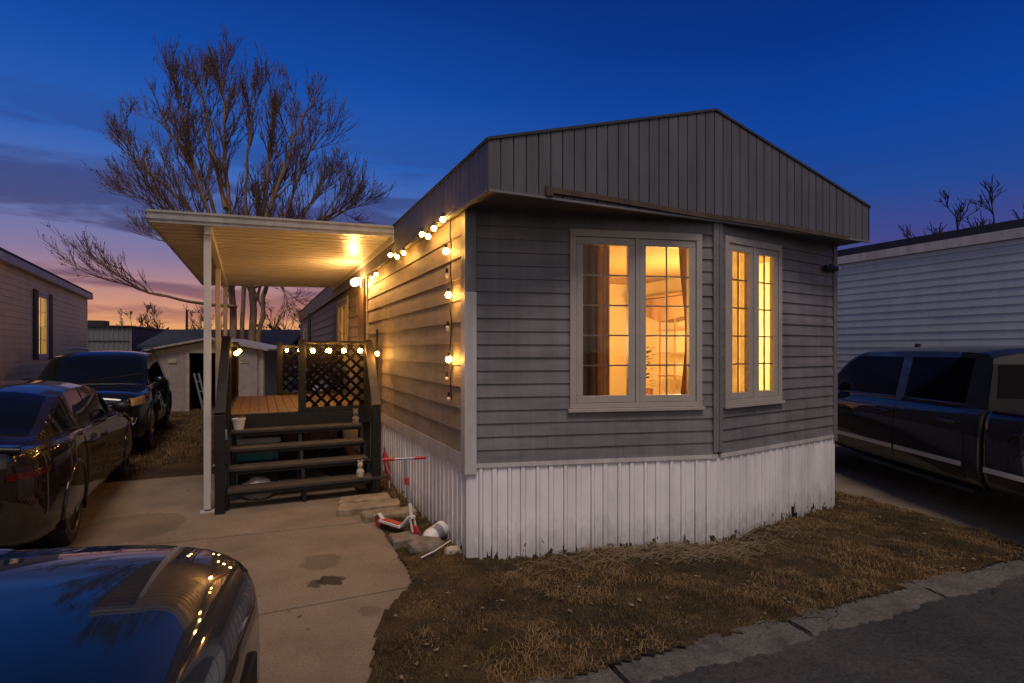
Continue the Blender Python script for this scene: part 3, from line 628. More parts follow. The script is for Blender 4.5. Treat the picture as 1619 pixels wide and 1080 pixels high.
def window(parent, X, o, ncol, nrow, nsash, name='window', sill=True, side_trim=.045, m='win_frame'):
    x0, x1, z0, z1 = o; w = MB(); t = side_trim
    w.box(x0 - .012, x1 + .012, -.034, .06, z1 - t, z1 + .018, X).box(x0 - .012, x1 + .012, -.034, .06, z0 - .012, z0 + t * .7, X)
    w.box(x0 - .012, x0 + t, -.034, .06, z0 + t * .7, z1 - t, X).box(x1 - t, x1 + .012, -.034, .06, z0 + t * .7, z1 - t, X)
    mul = .036; iw = (x1 - x0 - 2 * t); sw = (iw - mul * (nsash - 1)) / nsash
    for s in range(1, nsash): xm = x0 + t + s * sw + (s - 1) * mul; w.box(xm, xm + mul, -.03, .06, z0 + t * .7, z1 - t, X)
    fo = part(name, w, m, parent, bevel=.003)
    if sill: part('sill', MB().box(x0 - .03, x1 + .03, -.055, -.0, z0 - .045, z0 - .014, X), m, fo, bevel=.004)
    for s in range(nsash):
        a = x0 + t + s * (sw + mul) + .003; b = a + sw - .006; c, d = z0 + t * .7 + .003, z1 - t - .003; r = .062
        sm = MB(); sm.box(a, b, -.022, .035, d - r, d, X).box(a, b, -.022, .035, c, c + r, X).box(a, a + r, -.022, .035, c + r, d - r, X).box(b - r, b, -.022, .035, c + r, d - r, X)
        part('sash', sm, m, fo, bevel=.004)
        gm = MB(); ga, gb, gc, gd_ = a + r, b - r, c + r, d - r
        for k in range(1, ncol): xm = ga + (gb - ga) * k / ncol; gm.box(xm - .007, xm + .007, .004, .016, gc, gd_, X)
        for k in range(1, nrow): zm = gc + (gd_ - gc) * k / nrow; gm.box(ga, gb, .0045, .0155, zm - .007, zm + .007, X)
        part('muntin_grid', gm, m, fo)
        part('pane', MB().add([(ga - .01, .002, gc - .01), (gb + .01, .002, gc - .01), (gb + .01, .002, gd_ + .01), (ga - .01, .002, gd_ + .01)], [(0, 1, 2, 3)], X), 'pane', fo)
    return fo
window(house, XL, OL[0], 2, 5, 2); window(house, XR, ORt[0], 2, 5, 2)
window(house, XS, OS[0], 1, 2, 1, side_trim=.05); window(house, XS, OS[1], 1, 2, 1)
# stained brown board and pale batten on the side wall by the porch
part('wall_post', MB().box(-5.15, -4.62, -.075, -.02, .93, ZS - .01, XS), 'post_wood', house)
part('batten', MB().box(-4.60, -4.56, -.04, .0, .93, ZS - .005, XS), 'trim_white', house)

# things in the front room, seen through the panes
def curtain(X, x0, x1, y, z0, z1, m, label, pinch=0., amp=.022, wl=.085, side=1):
    mb = MB(); nx = max(16, int((x1 - x0) / .01)); nz_ = 14
    for th in (0, .004):
        o = len(mb.v)
        for j in range(nz_ + 1):
            v = j / nz_; z = z0 + (z1 - z0) * v
            for i in range(nx + 1):
                u_ = i / nx; k = 1 - pinch * math.sin(math.pi * min(1, max(0, (v - .05) / .9))) ** 2 * .9
                xx = (x0 + (x1 - x0) * u_ * k) if side > 0 else (x1 - (x1 - x0) * (1 - u_) * k)
                mb.v.append(tuple(X @ Vector((xx, y + th + amp * math.sin(2 * math.pi * (x0 + (x1 - x0) * u_) / wl + .6 * math.sin(v * 3)) * (.6 + .4 * (1 - v)), z))))
        for j in range(nz_):
            for i in range(nx):
                a = o + j * (nx + 1) + i; mb.f.append((a, a + 1, a + nx + 2, a + nx + 1))
    o = solo('curtain', mb, m, label, 'curtain', None, HOUSE, HROT, 180); return o
curtain(XL, .98, 1.22, .17, 1.0, 2.90, 'curtain_dark', 'dark pleated curtain filling the left part of the left bay window')
curtain(XL, 1.20, 1.335, .19, 1.0, 2.90, 'curtain_brown', 'brown curtain edge lit from behind, right of the dark curtain')
curtain(XL, 2.02, 2.20, .17, 1.0, 2.90, 'curtain_brown', 'brown curtain swept to the right side of the wide bay window', .4, side=-1)
curtain(XR, .10, .58, .16, 1.0, 2.90, 'sheer', 'sheer golden curtain behind the narrow bay sash next to the corner post', 0, .006, .06)
curtain(XR, .60, .86, .16, 1.0, 2.90, 'sheer', 'sheer curtain parted with a gap in the rightmost bay sash', 0, .006, .06)
curtain(XR, .80, .84, .20, 1.0, 2.90, 'curtain_brown', 'narrow dark curtain fold in the rightmost bay sash', 0, .012, .05)
curtain(XS, -8.2, -7.5, .14, 1.2, 2.88, 'sheer', 'sheer curtain at the left of the glowing porch window', 0, .014, .08)
curtain(XS, -7.42, -6.74, .14, 1.2, 2.88, 'sheer', 'sheer curtain at the right of the glowing porch window', 0, .014, .08)
def house_thing(*a, **k): o = thing(*a, **k); return o
# wall cupboard with a sloped hood, shelf, plant, sofa and ceiling lamp
t = thing('wall_cupboard', 'brown wall cupboard with a slanted base on the lit wall behind the wide bay window', 'cupboard', HW(4.26, 2.35, 2.18), HROT + R(-90))
part('carcass', MB().prism([(-.55, .42), (-.55, .28), (.1, .05), (.62, .12), (.62, .42)], -.02, .30, Matrix(((1, 0, 0, 0), (0, 0, -1, 0), (0, 1, 0, 0), (0, 0, 0, 1)))), 'interior_wood', t)
part('shelf', MB().box(-.6, .66, -.34, .02, .43, .46), 'interior_wood', t)
t = thing('wire_shelf', 'tall thin wire shelf standing before the lit back wall', 'shelf', HW(4.0, 1.95, .95), HROT + R(-90))
part('frame', MB().box(-.35, -.33, 0, .02, 0, 1.55).box(.33, .35, 0, .02, 0, 1.55).box(-.02, 0, 0, .02, 0, 1.55), 'interior_wood', t)
for z in (.45, .8, 1.15, 1.5): part('shelf_board', MB().box(-.36, .36, -.02, .2, z, z + .018), 'interior_wood', t)
def leafy(mb, c, n, h, sp, ln, seed, up=.4):
    rr = random.Random(seed)
    for k in range(n):
        an = rr.random() * 6.28; z = rr.random() * h; r = sp * rr.random(); p = Vector((c[0] + math.cos(an) * r, c[1] + math.sin(an) * r, c[2] + z)); d = Vector((math.cos(an), math.sin(an), rr.uniform(-.2, 1) * up)).normalized() * ln * rr.uniform(.6, 1.2)
        s_ = Vector((-d.y, d.x, 0)) * .22; q = p + d
        mb.add([p, p + d * .5 + s_, q, p + d * .5 - s_], [(0, 1, 2, 3)])
    return mb
t = thing('house_plant', 'leafy potted plant against the lit wall inside the wide bay window', 'plant', HW(3.75, 2.35, .95), HROT)
part('pot', MB().lathe([(0, 0), (.11, 0), (.14, .26), (.12, .26)], 16), 'terracotta', t, 40)
part('stem', MB().tube([(0, 0, .25), (.02, .0, .6), (.0, .03, .95)], [.012, .009, .005], 6), 'house_plant', t)
part('foliage', leafy(MB(), (0, 0, .3), 90, .6, .14, .15, 5), 'house_plant', t)
t = thing('sofa', 'low brown sofa back seen inside the left bay window', 'sofa', HW(1.0, 1.5, .95), HROT)
part('backrest', MB().box(-.7, .75, -.12, .1, .1, .82), 'curtain_brown', t, bevel=.05); part('seat', MB().box(-.7, .75, .105, .75, .1, .42), 'curtain_brown', t, bevel=.05)
t = thing('ceiling_lamp', 'glowing globe lamp on the ceiling of the front room', 'lamp', HW(3.62, .85, 2.93), HROT)
part('base', MB().lathe([(0, 0), (.1, 0), (.1, -.03), (0, -.03)], 20), 'trim_white', t)
part('globe', MB().ball((0, 0, -.11), .085, 2), emit('lamp_globe', (1, .62, .2), 30), t)
def point(name, loc, p, r, c=(1, .61, .21)):
    l = bpy.data.lights.new(name, 'POINT'); l.energy = p; l.shadow_soft_size = r; l.color = c; o = bpy.data.objects.new(name, l); col.objects.link(o); o.location = loc; return o
point('room_light', HW(3.3, .9, 2.0), 185, .2); point('room_light', HW(1.2, 2.4, 1.9), 175, .2)
point('hall_light', HW(1.6, 7.4, 2.1), 160, .16); point('back_light', HW(2.2, 17.5, 2.3), 60, .16)

# porch lamp on the brown board
t = thing('porch_lamp', 'bright porch lamp fixed to the top of the brown board beside the porch roof', 'wall lamp', HW(-.075, 4.70, 2.90), HROT)
part('bracket', MB().box(-.03, .0, -.05, .05, -.07, .07), 'trim_white', t); part('arm', MB().box(-.12, -.031, -.012, .012, .065, .085), 'trim_white', t); part('globe', MB().ball((-.13, 0, 0), .062, 2), 'lamp', t)
# security camera under the right end of the soffit
t = thing('security_camera', 'small dark security camera with a white end under the right eave', 'camera', HW(4.28, -.30, 2.72), HROT + R(8))
part('bracket', MB().box(-.015, .015, -.01, .06, -.015, .06), 'black_plastic', t)
part('body', MB().tube([(-.2, -.03, .0), (.02, -.04, .005)], .03, 12), 'black_plastic', t, 40); part('lens_hood', MB().tube([(.022, -.04, .005), (.07, -.04, .006)], .026, 12), 'white_plastic', t, 40)

# ------------------------------------------------------------------ string lights
def string_light(name, label, pts, bulbs, group, drop=.05, br=.0245, unlit=()):
    """pts: cord polyline (world). bulbs: (position, hang dir)"""
    o = thing(name, label, 'string lights', pts[0], 0, group); p0 = Vector(pts[0])
    part('cord', MB().tube([Vector(p) - p0 for p in pts], .007, 5), 'cable', o)
    for i, b in enumerate(bulbs):
        b = Vector(b) - p0; so = part('socket', MB().tube([b + Vector((0, 0, br + .035)), b + Vector((0, 0, br - .006))], [.012, .014], 8), 'black_plastic', o, 40)
        dim = i in unlit
        me = MB().ball(b, br * (.8 if dim else 1), 2, (.8, .8, 1.25) if dim else (1, 1, 1.05))
        part('bulb', me, 'bulb_dim' if dim else 'bulb', so, 180)
    return o
def sag(p, q, s, n=8): return [Vector(p).lerp(Vector(q), k / n) - Vector((0, 0, s * 4 * (k / n) * (1 - k / n))) for k in range(n + 1)]
cord = []; bl = []
hooks = [(.06, 2.98), (.62, 2.955), (1.3, 2.95), (2.2, 2.955), (3.1, 2.90), (4.55, 2.90)]
for (b0, z0), (b1, z1) in zip(hooks[:-1], hooks[1:]): cord += sag(HW(-.11, b0, z0 + .05), HW(-.11, b1, z1 + .05), .035, 6)
for b, z in ((.29, 2.965), (.56, 2.94), (.75, 2.90), (.97, 2.965), (1.73, 2.90), (2.04, 2.905), (2.41, 2.985), (3.3, 2.86), (3.6, 2.84)): bl.append(HW(-.13, b, z))
string_light('string_lights', 'cord of round glowing bulbs strung along the eave of the grey home', cord, bl, None)
vb = .34
cord = [HW(-.045, vb - .12, 3.0)] + [HW(-.04 - .006 * math.sin(k * 2.1), vb + .006 * math.sin(k * 1.3), 2.98 - 1.62 * k / 14) for k in range(15)]
string_light('string_lights', 'short cord of bulbs hanging straight down the side wall by the white corner', cord, [HW(-.075, vb + .03, 2.70), HW(-.07, vb + .02, 2.48), HW(-.075, vb - .04, 2.295), HW(-.07, vb, 2.0), HW(-.075, vb - .05, 1.72), HW(-.07, vb + .02, 1.54), HW(-.06, vb, 1.36)], None, .03, .028, (1, 3, 5, 6))

# ------------------------------------------------------------------ porch roof
pr = thing('porch_roof', 'white aluminium porch roof on three thin white posts, glowing underneath', 'porch roof', HOUSE, HROT)
ca0, ca1, cb0, cb1 = -2.67, -.09, 2.45, 8.6; cz = lambda a: 3.245 + (a - ca1) * .028
rp = MB(); nb = 30
for k in range(nb):      # pans run from the house outwards: a groove every 13 cm
    b0 = cb0 + .03 + (cb1 - cb0 - .06) * k / nb; b1 = cb0 + .03 + (cb1 - cb0 - .06) * (k + 1) / nb
    for (u0, u1, h0, h1) in ((0, .05, 0, .035), (.05, .25, .035, .035), (.25, .30, .035, 0), (.30, 1, 0, 0)):
        ba, bb = b0 + (b1 - b0) * u0, b0 + (b1 - b0) * u1
        rp.quad((ca0 + .03, ba, cz(ca0) + h0), (ca0 + .03, bb, cz(ca0) + h1), (ca1, bb, cz(ca1) + h1), (ca1, ba, cz(ca1) + h0))
rp.quad((ca0 + .03, cb0 + .03, cz(ca0) + .1), (ca1, cb0 + .03, cz(ca1) + .1), (ca1, cb1 - .03, cz(ca1) + .1), (ca0 + .03, cb1 - .03, cz(ca0) + .1))
part('roof_pan', rp, 'alu', pr)
def ledge(p, q, th=.05):     # stepped gutter board
    mb = MB(); d = (Vector(q) - Vector(p)).normalized(); nn = Vector((d.y, -d.x, 0))
    for (z0, z1, y) in ((-.02, .018, .0), (.018, .058, .014), (.058, .088, .006), (.088, .112, .02)):
        P, Q = Vector(p), Vector(q); A = [P + nn * y, Q + nn * y, Q - nn * .03, P - nn * .03]
        o = len(mb.v)
        for zz in (z0, z1):
            for a in A: mb.v.append((a.x, a.y, a.z + zz))
        mb.f += [(o, o + 3, o + 2, o + 1), (o + 4, o + 5, o + 6, o + 7), (o, o + 1, o + 5, o + 4), (o + 1, o + 2, o + 6, o + 5), (o + 2, o + 3, o + 7, o + 6), (o + 3, o, o + 4, o + 7)]
    return mb
part('gutter', ledge((ca0, cb0, cz(ca0)), (ca1, cb0, cz(ca1))), 'gutter_alu', pr); part('gutter', ledge((ca1, cb1, cz(ca1)), (ca0, cb1, cz(ca0))), 'gutter_alu', pr)
part('gutter', ledge((ca0, cb1, cz(ca0)), (ca0, cb0, cz(ca0))), 'gutter_alu', pr)
part('wall_rail', MB().box(ca1 + .001, ca1 + .022, cb0, cb1, 3.16, 3.36), 'alu', pr)
bmz = cz(-2.15)
part('beam', MB().bar((-2.12, cb0 + .05, bmz - .055), (-2.225, cb1 - .06, bmz - .055), .07, .1), 'alu', pr)
for a, b in ((-2.13, 2.58), (-2.186, 5.31), (-2.22, 8.1)):
    p = part('post', MB().box(a - .036, a + .036, b - .036, b + .036, .03, bmz - .106), 'alu', pr, bevel=.006)
    part('foot_plate', MB().box(a - .07, a + .07, b - .05, b + .05, -.01, .012), 'alu', p)

# ------------------------------------------------------------------ deck and stairs
dk = thing('wooden_deck', 'black painted porch deck with open stairs, lattice panels and lit reddish decking', 'deck', HOUSE, HROT)
DA0, DA1, DB0, DB1, DZ = -1.97, -.16, 3.5, 6.5, .98
db = MB(); na, nb = 15, 24
for i in range(na):
    for j in range(nb):
        a0 = DA0 + (DA1 - DA0) * i / na; a1 = DA0 + (DA1 - DA0) * (i + 1) / na; b0 = DB0 + (DB1 - DB0) * j / nb; b1 = DB0 + (DB1 - DB0) * (j + 1) / nb
        db.box(a0 + .004, a1 - .004, b0 + .004, b1 - .004, DZ - .02, DZ)
M['decking'] = mat('reddish_deck_tiles', (.17, .105, .062), .6, var=.3, scale=7, bump=.15)
part('decking', db, 'decking', dk)
part('joist_frame', MB().box(DA0, DA1, DB0, DB1, DZ - .04, DZ - .021).box(DA0 - .02, DA1 + .02, DB0 - .045, DB0 - .001, DZ - .19, DZ - .005).box(DA0 - .045, DA0 - .001, DB0, DB1, DZ - .19, DZ - .005).box(DA0, DA1, DB1 + .001, DB1 + .04, DZ - .19, DZ - .005)
     .box(DA0, DA1, 4.5, 4.54, DZ - .18, DZ - .041).box(DA0, DA1, 5.5, 5.54, DZ - .18, DZ - .041), 'black_wood', dk)
for a, b in ((DA0 + .05, 3.6), (-1.1, 3.6), (DA1 - .05, 3.6), (DA0 + .05, 6.4), (DA1 - .05, 6.4)): part('leg', MB().box(a - .045, a + .045, b - .045, b + .045, -.04, DZ - .19), 'black_wood', dk)
for k, (z, b) in enumerate(((.235, 2.46), (.425, 2.73), (.61, 3.0), (.795, 3.25))):
    xr = -.14 if k == 0 else -.34
    t_ = part('tread', MB().box(-1.93, xr, b, b + .27, z - .038, z), 'tread_wood', dk, bevel=.006)
    part('riser_rail', MB().box(-1.9, -.36, b + .02, b + .05, z - .075, z - .0385), 'black_wood', t_)
for a in (-1.94, -1.12, -.33): part('stringer', MB().prism([(2.52, -.04), (2.72, -.04), (3.46, .6), (3.46, .78), (3.3, .755), (3.26, .57), (3.04, .57), (3.0, .385), (2.76, .385), (2.73, .195), (2.52, .195)], a - .02, a + .02, Matrix(((0, 0, 1, 0), (1, 0, 0, 0), (0, 1, 0, 0), (0, 0, 0, 1)))), 'black_wood', dk)
for a, b, z1 in ((-2.0, 2.45, 1.09), (-.285, 2.52, 1.10)): part('newel_post', MB().box(a - .05, a + .05, b - .05, b + .05, -.03, z1), 'black_wood', dk, bevel=.005)
for a, b in ((DA0 - .01, 3.50), (-1.08, 3.50), (-.22, 3.50), (DA0 - .01, 6.48), (-1.26, 6.48)): part('rail_post', MB().box(a - .046, a + .046, b - .046, b + .046, DZ - .18, 1.95), 'black_wood', dk, bevel=.004)
part('handrail', MB().bar((-2.0, 2.42, 1.10), (-1.985, 3.5, 1.97), .10, .042), 'black_wood', dk, bevel=.004)
part('handrail', MB().bar((-.285, 2.48, 1.11), (-.20, 3.5, 1.94), .105, .042), 'rail_wood', dk, bevel=.004)
part('hand_rope_post', MB().box(-.10, -.07, 3.45, 3.48, 1.0, 2.1), 'black_wood', dk)
def lattice(mb, p, q, z0, z1, step=.118, w=.038, th=.008):
    """criss-cross slats between points p and q (house frame), two layers."""
    X, l = face_X(p, q); H = z1 - z0
    for s, y in ((1, -.0065), (-1, .0065)):
        k = -H
        while k < l + H:
            pts = []
            x0_, zz0, x1_, zz1 = (k, 0, k + H, H) if s > 0 else (k + H, 0, k, H)
            # clip the slat's middle line to the panel
            t0, t1 = 0., 1.
            dx = x1_ - x0_
            ta, tb = (0 - x0_) / dx, (l - x0_) / dx
            t0, t1 = max(0, min(ta, tb)), min(1, max(ta, tb))
            if t1 - t0 > .04: mb.bar(X @ Vector((x0_ + dx * t0, y, z0 + H * t0)), X @ Vector((x0_ + dx * t1, y, z0 + H * t1)), th, w, up=X.to_3x3() @ Vector((s * -.7, 0, .7)))
            k += step * 1.32
    return mb
def panel(p, q, z0, z1, frame='black_wood'):
    o = part('lattice_panel', lattice(MB(), p, q, z0, z1), 'lattice', dk)
    X, l = face_X(p, q)
    part('panel_rail', MB().box(0, l, -.028, .028, z1, z1 + .05, X), frame, o); part('panel_rail', MB().box(0, l, -.028, .028, z0 - .05, z0, X), frame, o)
panel((-1.035, 3.5), (-.265, 3.5), 1.03, 1.88); panel((-1.21, 6.48), (-.14, 6.48), 1.03, 1.85); panel((DA0 - .01, 6.43), (DA0 - .01, 3.55), 1.03, 1.85)
cord = []; bl = []
for a in (-1.06, -.86, -.64, -.42, -.20): cord.append(HW(a, 3.455, 1.90 - .02 * math.sin(a * 14)))
for a in (-.95, -.74, -.55, -.33): bl.append(HW(a, 3.40, 1.795))
string_light('string_lights', 'glowing bulbs strung across the front lattice panel of the deck', cord, bl, None, .05, .030)
cord = sag(HW(-1.2, 6.42, 1.89), HW(-.3, 6.42, 1.89), .04)
string_light('string_lights', 'glowing bulbs on the far lattice panel at the back of the deck', cord, [HW(a, 6.38, 1.80) for a in (-1.14, -.93, -.7, -.45)], None, .05, .028)
cord = [HW(-1.9, b, 1.9 - .06 * math.sin(b * 2.2) ** 2) for b in np.linspace(3.55, 6.4, 14)]
string_light('string_lights', 'string of bulbs looped along the left railing of the deck', cord, [HW(-1.88, 3.75, 1.76), HW(-1.88, 5.2, 1.79)], None, .05, .028)
cord = [HW(-.1, 3.35, 1.93), HW(-.13, 3.2, 1.86), HW(-.14, 3.1, 1.80)]
string_light('string_lights', 'single glowing bulb tied to the right handrail of the stairs', cord, [HW(-.15, 3.12, 1.755)], None, .05, .028)

# small things on and under the stairs
def hloc(a, b, z): return HW(a, b, z)
t = thing('flower_pot', 'small white flower pot at the left end of the top step', 'pot', HW(-1.84, 3.38, .795), HROT)
part('pot', MB().lathe([(0, 0), (.055, 0), (.075, .12), (.08, .12), (.08, .14), (.068, .14), (.06, .11), (0, .1)], 20), 'white_plastic', t, 40)
part('sprig', leafy(MB(), (0, 0, .1), 16, .06, .04, .06, 3), 'straw', t)
def gnome(label, loc, m):
    mb = MB(); mb.lathe([(0, 0), (.045, 0), (.05, .03), (.042, .08), (.026, .10), (.034, .125), (.036, .15), (.026, .175), (0, .185)], 14)
    mb.ball((-.03, -.03, .06), .02, 1); mb.ball((.03, -.03, .06), .02, 1); mb.ball((-.022, 0, .19), .016, 1); mb.ball((.022, 0, .19), .016, 1)
    return solo('figurine', mb, m, label, 'figurine', None, loc, HROT, 50)
gnome('small grey figurine at the right end of the top step', HW(-.40, 3.36, .795), 'stone'); gnome('pale stone figurine on the right end of the bottom step', HW(-.47, 2.56, .235), 'shed_trim')
t = thing('storage_bin', 'teal storage bin with a white lid under the deck', 'storage bin', HW(-1.62, 3.95, -.04), HROT)
part('body', MB().prism([(-.26, -.2), (.26, -.2), (.26, .2), (-.26, .2)], .35, .58), 'teal_plastic', t, bevel=.02); part('lid', MB().prism([(-.28, -.22), (.28, -.22), (.28, .22), (-.28, .22)], .582, .66), 'white_plastic', t, bevel=.02)
part('crate', MB().box(-.25, .25, -.18, .18, 0, .348), 'black_plastic', t)
for k, (a, b, s_) in enumerate(((-1.22, 4.1, .95), (-1.0, 4.3, .85))):
    t = thing('terracotta_pot', ('tan clay pot behind the middle stringer under the deck', 'second clay pot further right under the deck')[k], 'pot', HW(a, b, .38), HROT)
    part('pot', MB().lathe([(0, 0), (.10 * s_, 0), (.14 * s_, .22 * s_), (.155 * s_, .22 * s_), (.155 * s_, .27 * s_), (.13 * s_, .27 * s_), (0, .24 * s_)], 20), 'terracotta', t, 40)
    part('stand', MB().box(-.14, .14, -.14, .14, -.42, -.001), 'black_wood', t)
t = thing('plastic_bag', 'white and dark crumpled bag lying under the second step', 'bag', HW(-1.62, 2.92, -.0), HROT)
bm_ = MB().ball((0, 0, .13), .16, 3, (1.1, .7, .85), .25, 4); part('bag', bm_, 'white_plastic', t, 180); part('print', MB().ball((.0, -.075, .13), .075, 3, (1.2, .6, .8), .1, 9), 'paint_black', t, 180)
# ------------------------------------------------------------------ beside the house
def stone(label, poly, z0, z1, m, loc, group=None, name='flagstone', seed=0):
    rr = random.Random(seed); n = 22; pts = []
    for k in range(n):
        t_ = k / n * len(poly); i = int(t_); p = poly[i]; q = poly[(i + 1) % len(poly)]; f = t_ - i
        pts.append((p[0] + (q[0] - p[0]) * f + rr.uniform(-.018, .018), p[1] + (q[1] - p[1]) * f + rr.uniform(-.018, .018)))
    mb = MB().prism(pts, z0, z1); return solo(name, mb, m, label, 'stone', group, loc, HROT, 30, .012)
def Gp(px, py, z=0.): Y = (EYE - z) * FPX / (py - HY); return Vector(((px - CX) / FPX * Y, Y, z))
stone('flat tan flagstone nearest the stairs beside the skirting', [(-.34, -.14), (.24, -.16), (.26, .1), (-.3, .12)], -.02, .06, 'paver', HW(-.44, 2.25), None, seed=1)
stone('long tan flagstone in the middle of the three by the skirting', [(-.42, -.12), (.26, -.14), (.3, .1), (-.38, .14)], -.02, .075, 'paver', HW(-.43, 1.87), None, seed=2)
stone('low flagstone behind the scooter deck', [(-.28, -.11), (.26, -.12), (.28, .11), (-.3, .1)], -.02, .07, 'paver', HW(-.33, 1.52), None, seed=3)
stone('small worn flagstone between scooter wheel and grey rock', [(-.14, -.12), (.12, -.13), (.14, .12), (-.15, .1)], -.02, .06, 'stone', HW(-.36, .72), None, seed=4)
mb = MB().ball((0, 0, .05), .15, 3, (1.15, .8, .62), .16, 6); solo('rock', mb, 'stone', 'rounded grey rock lying against the white jug', 'rock', None, HW(-.25, .42, -.02), HROT, 60)
mb = MB().ball((0, 0, .03), .07, 3, (1.2, .8, .7), .2, 8); solo('rock', mb, 'shed_trim', 'small pale rock right of the white jug at the house corner', 'rock', None, HW(-.06, .22, -.005), HROT, 60)
t = thing('plastic_jug', 'white plastic jug with a blue print lying on its side near the corner', 'jug', HW(-.15, .50, .10), HROT + R(-35)); t.rotation_euler = (R(12), 0, HROT + R(-60))
prof = [(0, -.14), (.06, -.14), (.075, -.125), (.075, .05), (.06, .09), (.028, .12), (.028, .14), (0, .14)]
RX = Matrix.Rotation(R(90), 4, 'X'); part('bottle', MB().lathe(prof, 20, RX), 'white_plastic', t, 40); part('label_band', MB().lathe([(.0758, -.07), (.0765, -.06), (.0765, .0), (.0758, .01)], 20, RX), 'blue_grey_metal', t, 40)
solo('stick', MB().tube([(0, 0, 0), (.12, .03, .03), (.28, .08, .09)], [.007, .006, .004], 6), 'white_plastic', 'thin pale stick on the grass by the white jug', 'stick', None, HW(-.36, .18, .03), R(20))

# kick scooter leaning on the skirting
sc = thing('kick_scooter', 'red and white kick scooter standing against the white skirting', 'scooter', HW(-.40, .99, .02), R(-39)); sc.scale = (.92, .92, .92)
# local: x forward
WR = .062
def wheel_disc(c, r, w, n=28): 
    Xm = Matrix.Translation(Vector(c)); return MB().lathe([(0, -w * .4), (r * .55, -w * .4), (r * .6, -w * .5), (r, -w * .38), (r, w * .38), (r * .6, w * .5), (r * .55, w * .4), (0, w * .4)], n, Xm, 'Y')
XF, XRr = .32, -.27
part('wheel', wheel_disc((XF, 0, WR), WR, .03), 'red_plastic', sc, 40); part('wheel', wheel_disc((XRr, 0, WR), WR, .03), 'red_plastic', sc, 40)
part('deck', MB().box(-.22, .13, -.05, .05, .062, .092).bar((.125, 0, .077), (.25, 0, .20), .07, .03), 'white_plastic', sc, bevel=.006)
part('grip_tape', MB().box(-.19, .10, -.04, .04, .0925, .0955), 'red_plastic', sc)
part('fender', MB().bar((-.2, 0, .09), (-.27, 0, .137), .045, .01).bar((-.27, 0, .137), (-.33, 0, .11), .045, .01), 'white_plastic', sc)
part('fork', MB().bar((XF, -.026, .06), (.275, -.026, .20), .01, .022).bar((XF, .026, .06), (.275, .026, .20), .01, .022).box(.25, .30, -.031, .031, .19, .215), 'white_plastic', sc)
part('steering_tube', MB().tube([(.275, 0, .19), (.245, 0, .34)], .02, 12), 'white_plastic', sc, 40)
part('stem', MB().tube([(.243, 0, .34), (.16, 0, .79)], .0145, 12), 'blue_grey_metal', sc, 40)
part('clamp', MB().tube([(.205, 0, .53), (.192, 0, .60)], .024, 12), 'red_plastic', sc, 40)
HBd = Vector((.6, .8, 0)).normalized(); HB = Vector((.158, 0, .795))
part('handlebar', MB().tube([HB - HBd * .20, HB + HBd * .20], .012, 12), 'blue_grey_metal', sc, 40)
for s_ in (-1, 1): part('grip', MB().tube([HB + HBd * .10 * s_, HB + HBd * .225 * s_], .017, 12), 'red_plastic', sc, 40)
part('tassel', MB().tube([HB - HBd * .2, HB - HBd * .17 - Vector((0, 0, .11)), HB - HBd * .1 - Vector((0, 0, .24))], [.006, .009, .005], 6), 'blue_grey_metal', sc)
t = thing('folded_umbrella', 'red folded umbrella with a pale foot leaning by the right stair post', 'umbrella', HW(-.12, 2.75, 0), HROT)
part('canopy', MB().tube([(-.01, .0, .48), (-.0, -.02, .40), (.03, -.05, .20), (.035, -.06, .12)], [.02, .035, .035, .015], 10), 'red_plastic', t, 40); part('shaft', MB().tube([(-.015, 0, .54), (-.01, 0, .48)], .008, 8), 'black_plastic', t); part('tip', MB().tube([(.035, -.06, .14), (.04, -.065, .0)], .008, 8), 'white_plastic', t)

# ------------------------------------------------------------------ cars
def patch(P, nrm_in=.012):
    """sheet from a grid of points P[i][j] with edges folded inwards; returns MB. nrm_in: fold depth along -normal."""
    mb = MB(); n, m = len(P), len(P[0]); P = [[Vector(p) for p in r] for r in P]
    mb.v = [tuple(p) for r in P for p in r]
    mb.f = [(i * m + j, (i + 1) * m + j, (i + 1) * m + j + 1, i * m + j + 1) for i in range(n - 1) for j in range(m - 1)]
    rim = [(0, j) for j in range(m)] + [(i, m - 1) for i in range(1, n)] + [(n - 1, j) for j in range(m - 2, -1, -1)] + [(i, 0) for i in range(n - 2, 0, -1)]
    cen = P[n // 2][m // 2]; a, b = P[min(n - 1, n // 2 + 1)][m // 2] - P[n // 2 - 1][m // 2], P[n // 2][min(m - 1, m // 2 + 1)] - P[n // 2][max(0, m // 2 - 1)]
    return mb, rim, P, m
